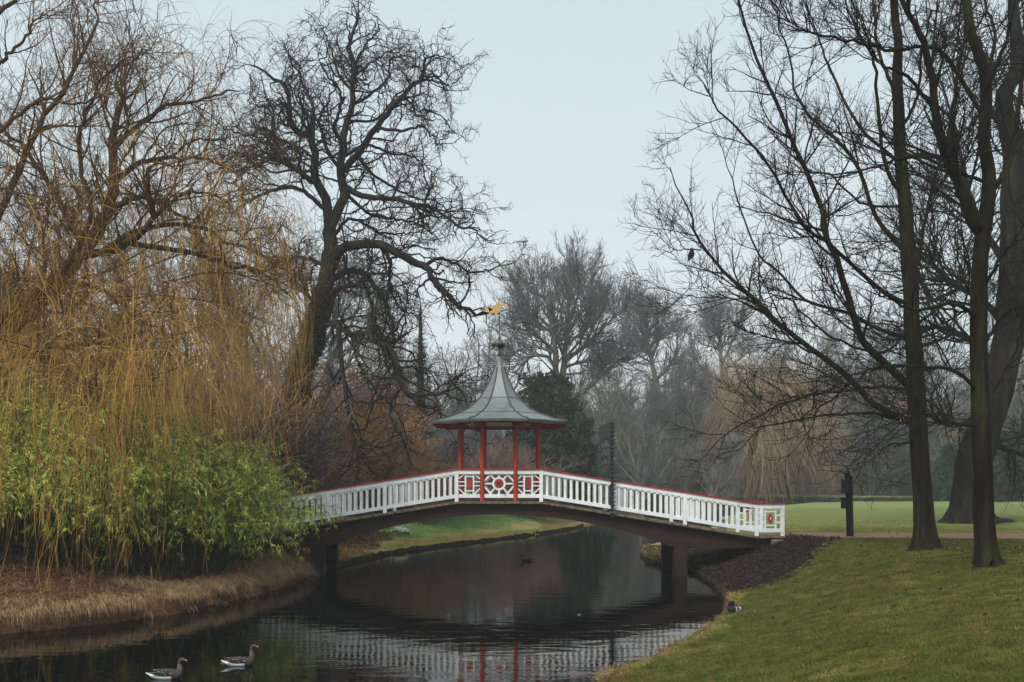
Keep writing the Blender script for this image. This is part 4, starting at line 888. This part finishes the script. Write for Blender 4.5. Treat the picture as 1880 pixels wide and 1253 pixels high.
# shrubs
def proto_shrub(seed, ks=1.0, twig=.012):
    rg = np.random.default_rng(seed); n = 45; a = rg.random(n)*2*np.pi; q = rg.random(n)*.8
    P0 = np.stack([np.cos(a)*q, np.sin(a)*q, np.full(n, -.1)], 1); D0 = np.stack([np.cos(a)*.6*q, np.sin(a)*.6*q, np.ones(n)], 1)
    l, r_ = grow(P0, D0, rg.uniform(2, 3.6, n), np.full(n, .022), rg, 8, .09, .0, .35, .06)
    o = ramify(l, r_, rg, [dict(n=int(500*ks), L=1.1, ang=38, wig=.1, rmax=.014, rmin=twig, seg=5, trop=.03), dict(n=int(2600*ks), L=.5, ang=38, wig=.12, rmax=twig, rmin=twig*.6, seg=4, sides=3, tip=.5)])
    return [tubes(l, r_, 5)], [tubes(*q) for q in o]
KS = Kind(proto_shrub(71), grey_twig, red_twig); KS2 = Kind(proto_shrub(72, 1.2), grey_twig, orange_twig)
rs_ = random.Random(5)
SH = []
def shrub(px_, Y_, sc, mc, lb, K_=KS):
    K_.put(at_px(px_, Y_), Y_, sc, rs_.uniform(0, 6), 'shrub', lb, 'shrub', 'bare shrubs behind the bridge', mc=mc, sx=rs_.uniform(1.0, 1.35))
for k, px_ in enumerate(range(590, 860, 30)):
    shrub(px_, 49+(k % 3)*3, rs_.uniform(1.0, 1.5), [orange_twig, red_twig, grey_twig][k % 3], 'leafless brown shrub behind the left railing, number %s from the bamboo' % ['first', 'second', 'third', 'fourth', 'fifth', 'sixth', 'seventh', 'eighth', 'ninth'][k])
for k, (px_, Y_, sc) in enumerate([(905, 62, 1.25), (925, 64, 1.35), (980, 64, .9), (960, 60, .95)]):
    shrub(px_, Y_, sc, red_twig, ['reddish twiggy shrub seen between the left gazebo columns', 'tallest reddish shrub seen between the middle gazebo columns', 'low reddish shrub seen by the rightmost gazebo column', 'low reddish shrub seen between the right gazebo columns'][k], KS2)
ords = ['first', 'second', 'third', 'fourth', 'fifth', 'sixth', 'seventh', 'eighth', 'ninth', 'tenth', 'eleventh', 'twelfth', 'thirteenth', 'fourteenth', 'fifteenth', 'sixteenth', 'seventeenth', 'eighteenth']
for k in range(16):
    px_ = 1060+k*27; shrub(px_, 118+(k % 3)*5, rs_.uniform(1.1, 1.5), red_twig, 'purplish brown shrub in the low row beyond the creek, %s from the left' % ords[k])
for k in range(13):
    px_ = 1500+k*32; shrub(px_+rs_.uniform(-12, 12), 119+(k % 3)*7, rs_.uniform(.8, 2.1), red_twig if k % 2 else orange_twig, 'reddish shrub in the row behind the right lawn, %s from the left' % ords[k])
for k in range(9):
    px_ = 20+k*62; shrub(px_, 35+(k % 3)*2, rs_.uniform(1.5, 2.1), [orange_twig, grey_twig][k % 2], 'brown twiggy shrub behind the bamboo, %s from the left' % ords[k], KS2)

# conifers
def conifer(name, px_, Y_, ytop, ybase, wpx, seed, label, shape='round', nl=26000):
    rg = np.random.default_rng(seed); X = at_px(px_, Y_); H_ = (HY-ytop)/F*Y_+CAMZ-gz(X, Y_); Wd = wpx/F*Y_/2; z0 = gz(X, Y_)
    nbr = 260; t_ = rg.random(nbr)**.9; env = (np.interp(t_, [0, .2, .45, .75, .92, 1], [.95, 1, .82, .6, .42, .12]) if shape == 'round' else np.interp(t_, [0, .1, 1], [1, 1, .03]))
    a = rg.random(nbr)*2*np.pi; P0 = np.stack([0*a, 0*a, t_*H_*.96], 1)
    D0 = np.stack([np.cos(a), np.sin(a), .25+.5*t_], 1); l, r_ = grow(P0, D0, Wd*env*rg.uniform(.55, 1.2, nbr)*(1+.22*np.sin(t_*23+a*2)), np.full(nbr, .05), rg, 6, .06, -.03, .3)
    p, d, tt, _, _ = spawn(l, r_, nbr*13, rg, .3, 1., 50, 18); s2, r2 = grow(p, d, Wd*.2*rg.uniform(.5, 1.2, len(p)), np.full(len(p), .012), rg, 4, .1, -.05, .5)
    p, d, tt, _, _ = spawn(s2, r2, nl, rg, .1, 1., 45, 20)
    sc = Y_/60.
    lf = leaves(p, d, rg.uniform(.18, .38, nl)*sc, rg.uniform(.07, .15, nl)*sc, rg, .2)
    tr = np.zeros((1, 8, 3)); tr[0, :, 2] = np.linspace(-.3, H_*.95, 8); tR = np.linspace(.3, .04, 8)[None]*H_/8
    off = np.array([X, Y_, z0]); mv = lambda vf: (vf[0]+off, vf[1])
    tree_obj(name, (X, Y_, z0), label, 'tree', [mv(tubes(tr, tR, 8)), mv(tubes(l, r_, 4))], [mv(tubes(s2, r2, 3)), mv(lf)], bark_dark, conifer_l)
conifer('yew_tree', 1000, 74, 690, 872, 165, 81, 'dense dark evergreen tree right behind the gazebo', nl=52000)
conifer('yew_tree', 1045, 71, 768, 872, 130, 82, 'low dark evergreen spreading right of the gazebo behind the railing', nl=32000)
conifer('fir_tree', 1740, 88, 815, 900, 60, 83, 'small dark evergreen between the two lawn trunks', 'cone', 12000)
conifer('fir_tree', 1850, 84, 800, 900, 110, 84, 'dark evergreen bush at the right edge behind the thick trunk', 'round', 14000)
conifer('fir_tree', 1790, 96, 780, 900, 60, 85, 'dark evergreen peeping out behind the nearer lawn trunk', 'cone', 9000)
conifer('pine_tree', 12, 48, 480, 900, 130, 86, 'dark evergreen behind the willow at the far left edge', 'round', 22000)
conifer('larch_tree', 772, 66, 545, 880, 90, 87, 'slim brown leafless larch with level branches left of the gazebo', 'cone', 50)
conifer('yew_tree', 1250, 112, 815, 900, 75, 88, 'dark rounded evergreen bush beyond the creek behind the right railing', 'round', 12000)

# pale weeping willows beyond the creek
def far_weeper(px_, Y_, ytop, wpx, seed, label, ns=3800, trunkpx=0, mc=None):
    rg = np.random.default_rng(seed); X = at_px(px_, Y_); z0 = gz(X, Y_); H_ = (HY-ytop)/F*Y_+CAMZ-z0; Wd = wpx/F*Y_/2
    tr = np.zeros((1, 8, 3)); tr[0, :, 2] = np.linspace(-.3, H_*.45, 8); tr[0, :, 0] = np.cumsum(rg.normal(size=8)*.12); tR = np.linspace(.42, .26, 8)[None]
    p, d, t_, r_, _ = spawn(tr, tR, 14, rg, .5, 1., 38, 14); l, lr = grow(p, d, H_*rg.uniform(.38, .62, 14), r_*.6, rg, 10, .1, .02, .3, .12)
    o = ramify(l, lr, rg, [dict(n=130, L=H_*.2, ang=50, wig=.12, trop=.02, rmax=.06, rmin=.03, seg=6)])
    a, b_ = strands(o, ns, H_*.42, rg, .16, .017, 12, wig=.05); a[:, :, 2] = np.maximum(a[:, :, 2], .35)
    off = np.array([X, Y_, z0]); mv = lambda vf: (vf[0]+off, vf[1])
    rr_ = tree_obj('weeping_willow', (X, Y_, z0), label, 'tree', [mv(tubes(tr, tR, 8)), mv(tubes(l, lr, 6))], [mv(tubes(*q)) for q in o], bark_willow, orange_twig)
    link('hanging_strands', np_mesh('hanging_strands', [mv(tubes(a, b_, 3))]), mc or far_willow, rr_)
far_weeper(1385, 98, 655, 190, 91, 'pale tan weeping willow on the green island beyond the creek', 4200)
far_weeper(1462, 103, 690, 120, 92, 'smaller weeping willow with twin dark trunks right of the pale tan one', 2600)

# far-off wood that closes the view
rg = np.random.default_rng(99); base_ = proto_bare(65, 18, .3, .25, .42, .8, twig=.045)
v_ = [base_[0][0], base_[0][1], *base_[1]]; FW = []
for k in range(74):
    Y_ = rg.uniform(150, 215); px_ = -150+k*30+rg.normal()*8; X = at_px(px_, Y_); sc = rg.uniform(.7, 1.15)*hgt(690, Y_)/18*(.95 if px_ > 1000 else .95); a = rg.random()*6.3; c_, s_ = math.cos(a), math.sin(a)
    Mx = np.array([[c_, -s_, 0], [s_, c_, 0], [0, 0, 1]])*sc
    for q in v_: FW.append((q[0] @ Mx.T+np.array([X, Y_, 1.2]), q[1]))
tag(link('far_wood', np_mesh('far_wood', FW), far_hazed_twig), 'hazy far-off wood of bare trees closing the view behind the park', 'wood', kind='stuff')
FU = []; sb = proto_shrub(73, .5, .03); v_ = [*sb[0], *sb[1]]
for k in range(110):
    Y_ = rg.uniform(135, 175); px_ = -200+k*21+rg.normal()*8; X = at_px(px_, Y_); sc = rg.uniform(1.4, 2.8); a = rg.random()*6.3; c_, s_ = math.cos(a), math.sin(a); Mx = np.array([[c_, -s_, 0], [s_, c_, 0], [0, 0, 1]])*sc
    for q in v_: FU.append((q[0] @ Mx.T+np.array([X, Y_, 1.2]), q[1]))
tag(link('undergrowth', np_mesh('undergrowth', FU), far_hazed_twig), 'brown undergrowth along the foot of the far wood', 'undergrowth', kind='stuff')

# ------------------------------------------------------------------ ground cover stuff
rg = np.random.default_rng(7)
def on_ground(n, x0, x1, y0, y1, cond, pw=1.0):
    x = rg.uniform(x0, x1, n); y = y0+(y1-y0)*rg.random(n)**pw; k = cond(x, y, sdist(x, y)); x, y = x[k], y[k]; return np.stack([x, y, ground_z(x, y)], 1)
def tufts(name, c, per, L, W, mt, label, droop=.4, splay=.5, lean=None, kind='stuff', seg=3):
    n = len(c)*per; cc = np.repeat(c, per, 0)+rg.normal(size=(n, 3))*[.05, .05, 0]; d = nrm(np.stack([rg.normal(size=n)*splay, rg.normal(size=n)*splay, np.ones(n)], 1))
    if lean is not None: d = nrm(d+np.repeat(lean, per, 0))
    Ls = L*rg.uniform(.5, 1.2, n); pts = np.empty((n, seg+1, 3)); pts[:, 0] = cc-[0, 0, .02]
    for i in range(seg):
        pts[:, i+1] = pts[:, i]+d*(Ls/seg)[:, None]; d = d.copy(); d[:, 2] -= droop*(i+1); d = nrm(d)
    s_ = nrm(np.cross(d, rg.normal(size=(n, 3))))[:, None, :]*(W*np.linspace(1, .15, seg+1))[None, :, None]
    V = np.stack([pts-s_, pts+s_], 2).reshape(-1, 3); k = (np.arange(n)[:, None]*(seg+1)+np.arange(seg)[None]).ravel()*2
    o = link(name, np_mesh(name, [(V, np.stack([k, k+1, k+3, k+2], 1))], False), mt); return tag(o, label, name.split('_')[-1], kind=kind)
def away(c):   # direction down the bank towards the water
    e_ = .15; gx = sdist(c[:, 0]+e_, c[:, 1])-sdist(c[:, 0]-e_, c[:, 1]); gy = sdist(c[:, 0], c[:, 1]+e_)-sdist(c[:, 0], c[:, 1]-e_); return -nrm(np.stack([gx, gy, 0*gx], 1))
c = on_ground(30000, -16, -5, 14, 29.2, lambda x, y, d: (d > .0) & (d < .8+1.5*vnoise(x, y, 1.0, 8)) & (vnoise(x, y, 4.5, 2) > .5) & (rg.random(len(x)) < np.where(x > -9.5, .9, .3)))
tufts('dry_sedge', c, 12, .48, .0055, dry, 'straw-coloured dry sedge drooping over the left bank edge', .55, .45, away(c)*.8, seg=4)
c = on_ground(3000, -17, -5.5, 14, 30, lambda x, y, d: (d > .8) & (d < 5.5) & (vnoise(x, y, 3, 4) > .35))
tufts('straw_tussock', c, 6, .32, .0045, dry, 'loose straw-coloured tussocks among the dead leaves on the left bank', .45, .7, seg=4)
c = on_ground(6000, -16, -5.5, 14, 30, lambda x, y, d: (d > .5) & (d < 4))
tufts('sparse_grass', c, 4, .14, .003, grass_b, 'short sparse grass among the dead leaves on the left bank', .3, .7)
c = on_ground(26000, -17, -5.5, 14, 40, lambda x, y, d: (d > .1) & (d < 7)); n = len(c)
dd = rg.normal(size=(n, 3)); dd[:, 2] = np.abs(dd[:, 2])*.35+.1
tag(link('leaf_litter', np_mesh('leaf_litter', [leaves(c+[0, 0, .01], dd, rg.uniform(.05, .11, n), rg.uniform(.03, .06, n), rg)], False), mulch_brown), 'carpet of brown dead leaves on the left bank', 'leaf litter', kind='stuff')
c = on_ground(150000, -1, 17, 6.5, 27.5, lambda x, y, d: (d > .05) & (sdist(x, y, MULCH) > .1) & (x/y < .62) & (np.abs(y-28.75) > 1.9), 1.1)
tufts('lawn_grass', c, 5, .075, .0045, grass_b, 'short mown grass of the near right lawn', .3, .8, seg=2)
c = on_ground(16000, -1, 20, 6.5, 40, lambda x, y, d: (d > .3) & (sdist(x, y, MULCH) > .1) & (rg.random(len(x)) < .06+.5*np.exp(-((x-10)**2+(y-21)**2)/14))); n = len(c)
dd = rg.normal(size=(n, 3)); dd[:, 2] = np.abs(dd[:, 2])*.3+.1
tag(link('lawn_leaves', np_mesh('lawn_leaves', [leaves(c+[0, 0, .03], dd, rg.uniform(.05, .1, n), rg.uniform(.03, .06, n), rg)], False), mulch_brown), 'scattered brown leaves lying on the right lawn', 'fallen leaves', kind='stuff')
c = on_ground(6000, 0, 6.5, 11, 24, lambda x, y, d: (d > -.02) & (d < .25) & ((sdist(x, y, MULCH) > .1) | (rg.random(len(x)) < .15)))
tufts('edge_grass', c, 7, .16, .004, dry, 'pale dry grass fringe along the right bank edge', .5, .5, away(c)*.7)
c = on_ground(1500, 0, 18, 6.5, 26, lambda x, y, d: (d > .3) & (sdist(x, y, MULCH) > .1) & (vnoise(x, y, .8, 31) > .45))
tufts('rough_grass', c, 16, .11, .004, grass_b, 'longer rough tufts dotted over the near right lawn', .35, .6, seg=3)
c = on_ground(26000, -7, 6, 31, 62, lambda x, y, d: (d > .02) & (d < .3+1.6*vnoise(x, y, .7, 6)))
tufts('far_edge_grass', c, 6, .16, .006, mat('yellow_grass', [(.2, .16, .06), (.34, .28, .12)], 2, .9), 'yellowish grass fringe along the bank behind the bridge', .5, .5, away(c)*.6)
c = on_ground(26000, 4, 10, 21.5, 40, lambda x, y, d: (d > .05) & (sdist(x, y, MULCH) < .12+.2*vnoise(x, y, 3))); n = len(c)
dd = rg.normal(size=(n, 3)); dd[:, 2] = np.abs(dd[:, 2])*.4
tag(link('bark_mulch', np_mesh('bark_mulch', [leaves(c+[0, 0, .015], dd, rg.uniform(.05, .14, n), rg.uniform(.015, .045, n), rg)], False), mulchm), 'dark bark mulch heaped on the slope under the right end of the bridge', 'mulch', kind='stuff')
c = on_ground(60000, -9, 5, 40, 64, lambda x, y, d: (d > 1.2+1.5*vnoise(x, y, 1.3, 2)) & (d < 9) & (vnoise(x, y, 2.5, 12) > .3))
tufts('bank_grass', c, 3, .13, .006, mat('fresh_grass', [(.06, .11, .03), (.16, .25, .08), (.27, .33, .13)], 3, .9), 'fresh green grass on the bank under the bridge arch', .4, .6, seg=2)
c = on_ground(16000, -12, 2, 31, 50, lambda x, y, d: (d > .4+1.8*sm((y-37)/4)+3*sm((y-42)/4)) & (d < 11)); n = len(c)
dd = rg.normal(size=(n, 3)); dd[:, 2] = np.abs(dd[:, 2])*.35+.1
tag(link('fallen_leaves', np_mesh('fallen_leaves', [leaves(c+[0, 0, .01], dd, rg.uniform(.08, .16, n), rg.uniform(.05, .09, n), rg)], False), mulch_brown), 'russet fallen leaves on the bank behind the bridge', 'fallen leaves', kind='stuff')
# snowdrops
sx_, sy_ = at_px(737, 44), 44
c = np.stack([sx_+rg.normal(size=60)*.22, sy_+rg.normal(size=60)*.3, np.zeros(60)], 1); c[:, 2] = ground_z(c[:, 0], c[:, 1])
sn = empty('snowdrop_clump', (sx_, sy_, gz(sx_, sy_)), 'small clump of white snowdrops on the bank under the left of the bridge arch', 'flowers')
d = np.stack([rg.normal(size=500)*.6, rg.normal(size=500)*.6, np.ones(500)], 1)
link('leaves', np_mesh('leaves', [leaves(c[rg.integers(0, 60, 500)], d, rg.uniform(.12, .24, 500), np.full(500, .02), rg, .3)], False), mat('snowdrop_leaf', [(.03, .09, .04), (.07, .16, .07)], 3, .7), sn)
d = rg.normal(size=(160, 3)); d[:, 2] = -np.abs(d[:, 2])
link('blossoms', np_mesh('blossoms', [leaves(c[rg.integers(0, 60, 160)]+[0, 0, .22]+rg.normal(size=(160, 3))*.04, d, rg.uniform(.05, .09, 160), np.full(160, .05), rg)], False), snow_m, sn)
# log and stump on the far right lawn
def log(a, b_, r_, nm, lb, mt):
    q = crom([a, tuple((np.array(a)+b_)/2+np.array([0, 0, .05])), b_], 9); o = MB().tube(q, [r_*(1+.12*math.sin(k*2)) for k in range(9)], 10).build(nm, mt, smooth=True); return tag(o, lb, 'log')
Yl = 100; log((at_px(1470, Yl), Yl, 2.6), (at_px(1535, Yl), Yl+1, 2.75), .12, 'fallen_branch', 'pale fallen branch lying on the brush behind the dark path post', grey_bark)
sp = P(1838, 917, 80); zs = gz(sp[0], sp[1])
stp = empty('tree_stump', (sp[0], sp[1], zs), 'broad old tree stump with spreading roots near the right edge of the far lawn', 'stump')
MB().lathe([(1.3, zs-.1), (.95, zs+.15), (.75, zs+.6), (.7, zs+1.15), (.55, zs+1.2), (0, zs+1.1)], (sp[0], sp[1], 0), 14).build('stump_wood', bark_moss, stp, smooth=True)
for k in range(5):
    a = k*1.25+.3; MB().tube([(sp[0]+q*math.cos(a), sp[1]+q*math.sin(a), zs+h) for q, h in ((.6, .4), (1.2, .15), (1.9, .02), (2.6, -.1))], [.3, .2, .12, .05], 8).build('root', bark_moss, stp, smooth=True)

# ------------------------------------------------------------------ birds
def bird_mat(name, stops, axis='X', scale=1, nscale=25):
    """feather colours laid along the body from tail to head"""
    m = bpy.data.materials.new(name); m.use_nodes = True; t = m.node_tree; b = t.nodes['Principled BSDF']; b.inputs['Roughness'].default_value = .8; b.inputs['Specular IOR Level'].default_value = .1
    a = N(t, 'ShaderNodeAttribute'); a.attribute_name = 'feather'; t.links.new(a.outputs['Color'], b.inputs['Base Color']); return m
fm = bird_mat('feathers', None)
def loft(name, sts, colf, parent, n=20, mt=None):
    """sts: (x, z, half width, half height); one continuous body swept tail to head; local coords"""
    c = crom([(x, z, w_, h_) for x, z, w_, h_ in sts], len(sts)*5); p = c[:, :2]; tg = nrm(np.gradient(p, axis=0)); nn = np.stack([-tg[:, 1], tg[:, 0]], 1)
    a = np.arange(n)/n*2*np.pi; V = []
    for k in range(len(c)):
        w_, h_ = max(c[k, 2], .001), max(c[k, 3], .001)
        V.append(np.stack([p[k, 0]+nn[k, 0]*np.sin(a)*h_, np.cos(a)*w_, p[k, 1]+nn[k, 1]*np.sin(a)*h_], 1))
    V = np.array(V); K_ = len(c); k = np.arange(n); k2 = (k+1) % n
    f = np.concatenate([np.stack([i*n+k, i*n+k2, (i+1)*n+k2, (i+1)*n+k], 1) for i in range(K_-1)])
    Vf = V.reshape(-1, 3); me = np_mesh(name, [(Vf, f)]); ca = me.attributes.new('feather', 'FLOAT_COLOR', 'POINT')
    s_ = np.repeat(np.linspace(0, 1, K_), n); ta = np.tile(np.sin(a), K_); col = np.array([(*colf(u_, v_, q), 1) for u_, v_, q in zip(s_, ta, Vf)], np.float32)
    ca.data.foreach_set('color', col.ravel()); me.materials.append(mt or fm); o = bpy.data.objects.new(name, me); COL.objects.link(o); o.parent = parent; return o
def goose(x, y, rot, sc, label, neck=1.0):
    e_ = empty('goose', (x, y, 0), label, 'goose', 'geese swimming at the lower left'); e_.rotation_euler = (0, 0, rot); e_.scale = (sc,)*3
    def cf(s_, v, q):
        h = (math.sin(q[0]*90+q[2]*25)+math.sin(q[0]*140-q[1]*60))*.5
        if s_ < .33: return (.66, .74, .78) if v < (.9 if s_ < .14 else .5) else (.06, .045, .04)
        if s_ < .55: c_ = .055 if v > -.1 else .10; return (c_*1.05+.02*h, c_*.82+.015*h, c_*.72+.015*h)
        if s_ < .66: return (.13, .10, .085)
        return (.07, .052, .044) if s_ < .84 else (.13, .10, .082)
    z = neck
    loft('body', [(-.54, .15, .008, .006), (-.46, .125, .055, .028), (-.33, .085, .11, .075), (-.14, .08, .155, .125), (.06, .085, .16, .14), (.19, .11, .135, .13), (.26, .17, .095, .095), (.28, .24*z, .066, .07),
        (.27, .32*z, .050, .053), (.272, .40*z, .046, .049), (.297, .455*z, .048, .050), (.345, .465*z, .044, .044), (.385, .455*z, .026, .026), (.40, .45*z, .008, .010)], cf, e_)
    zh = .453*z
    loft('bill', [(.375, zh, .022, .024), (.41, zh-.004, .017, .018), (.45, zh-.014, .013, .009), (.468, zh-.018, .002, .002)], lambda *a: (.62, .20, .10), e_, 10)
    for sg in (-1, 1):
        def wf(s_, v, q): return (.30, .27, .24) if math.sin((q[0]*.45+q[2])*130+math.sin(q[0]*40)) > .8 else (.042, .032, .028)
        w_ = loft('wing', [(-.44, .18, .006, .008), (-.3, .165, .02, .035), (-.1, .14, .035, .075), (.08, .13, .035, .08), (.17, .12, .01, .03)], wf, e_, 14); w_.location = (0, sg*.115, 0); w_.rotation_euler = (sg*R(-12), 0, sg*R(-3))
        MB_ = bpy.data.meshes.new('eye'); bm = bmesh.new(); bmesh.ops.create_icosphere(bm, subdivisions=2, radius=.008); bm.to_mesh(MB_); bm.free(); MB_.materials.append(iron)
        o = bpy.data.objects.new('eye', MB_); COL.objects.link(o); o.parent = e_; o.location = (.34, sg*.037, zh+.018)
    return e_
def wpt(px_, py_): Y_ = F*CAMZ/(py_-HY); return at_px(px_, Y_), Y_
gx_, gy_ = wpt(443, 1222); goose(gx_, gy_, R(8), .56, 'brown goose with tall raised neck and white tail, right of the two swimming geese', 1.12)
gx_, gy_ = wpt(309, 1246); goose(gx_, gy_, R(5), .58, 'brown goose with lower neck and orange bill, left of the two swimming geese', .98)
def duck(x, y, z, rot, sc, label, cf, tuck=False, name='duck'):
    e_ = empty(name, (x, y, z), label, 'duck'); e_.rotation_euler = (0, 0, rot); e_.scale = (sc,)*3
    if tuck: sts = [(-.26, .12, .006, .006), (-.2, .10, .05, .03), (-.08, .09, .10, .085), (.06, .10, .12, .105), (.16, .12, .10, .10), (.19, .18, .06, .06), (.15, .235, .048, .045), (.09, .235, .04, .038), (.05, .225, .01, .01)]
    else: sts = [(-.28, .09, .006, .006), (-.2, .06, .06, .035), (-.06, .05, .10, .08), (.08, .06, .095, .085), (.15, .10, .055, .06), (.17, .17, .038, .042), (.20, .215, .042, .042), (.25, .215, .03, .03), (.262, .21, .008, .01)]
    loft('body', sts, cf, e_)
    if not tuck: loft('bill', [(.24, .212, .018, .016), (.28, .205, .016, .009), (.315, .2, .004, .003)], lambda *a: (.25, .2, .05), e_, 8)
    else: loft('bill', [(.07, .232, .02, .016), (.03, .21, .016, .009), (.0, .2, .004, .003)], lambda *a: (.2, .17, .06), e_, 8)
    return e_
dx, dy = 4.62, 18.45
def mall(s_, v, q):
    if s_ > .62: return (.005, .007, .010)
    if s_ < .2: return (.012, .014, .02)
    return (.015, .016, .022) if (v > .72 or (abs(q[0]-.03) < .035 and v > -.2)) else ((.45, .5, .55) if q[0] < .1 else (.03, .028, .035))
dp = P(1338, 1143, 18.6); duck(dp[0]+.12, 18.55, gz(dp[0]+.12, 18.55)-.015, R(215), .85, 'black and pale grey duck resting on the grass at the right bank edge', mall, True)
dx, dy = wpt(966, 1030); duck(dx, dy, -.01, R(150), 1.0, 'small dark duck floating on the pond beyond the bridge', lambda s_, v, q: (.02, .022, .026))
# bird on the bough
bp_ = P(1271, 470, 23.6); bird = empty('crow', (bp_[0], bp_[1], bp_[2]), 'dark bird perched on the tip of a left-sweeping bough', 'bird'); bird.rotation_euler = (0, R(-62), R(25)); bird.scale = (.55, .85, .85)
loft('body', [(-.42, .06, .004, .004), (-.30, .05, .035, .02), (-.14, .05, .085, .07), (.02, .05, .10, .09), (.13, .06, .08, .075), (.19, .08, .06, .06), (.25, .10, .056, .056), (.30, .10, .03, .03), (.315, .10, .006, .006)], lambda *a: (.022, .024, .03), bird)
loft('bill', [(.295, .10, .015, .018), (.35, .09, .008, .008), (.375, .085, .002, .002)], lambda *a: (.03, .03, .03), bird, 8)
# floating leaves
rg = np.random.default_rng(3); c = []
for px_, py_ in ((404, 1219), (400, 1252), (1295, 1150), (800, 1008), (830, 1050), (1060, 1130)): x_, y_ = wpt(px_, py_); c.append((x_, y_, .006))
for k in range(6):
    o = link('floating_leaf', np_mesh('floating_leaf', [leaves(np.array([c[k]]), np.array([[1., .3, .02]]), [.09], [.05], rg)], False), mat('wet_leaf', [(.16, .10, .06), (.2, .14, .08)], 5, .6)); tag(o, 'small brown leaf floating '+['just behind the right goose', 'at the bottom edge below the right goose', 'near the resting duck at the bank', 'near the far bank under the arch', 'between the two bridge piers, left of centre', 'before the right pier'][k], 'leaf', 'leaves floating on the pond')

# ------------------------------------------------------------------ haze
hz = bpy.data.materials.new('haze'); hz.use_nodes = True; t = hz.node_tree; t.nodes.clear(); ou = N(t, 'ShaderNodeOutputMaterial'); pv = N(t, 'ShaderNodeVolumePrincipled')
pv.inputs['Color'].default_value = (.96, .985, 1, 1); pv.inputs['Density'].default_value = .0010; pv.inputs['Anisotropy'].default_value = .2; t.links.new(pv.outputs[0], ou.inputs['Volume'])
hb = MB().box((0, 190, 20), (880, 560, 44)).build('haze', hz); tag(hb, kind='stuff')
print('verts', sum(len(o.data.vertices) for o in bpy.data.objects if o.type == 'MESH'))
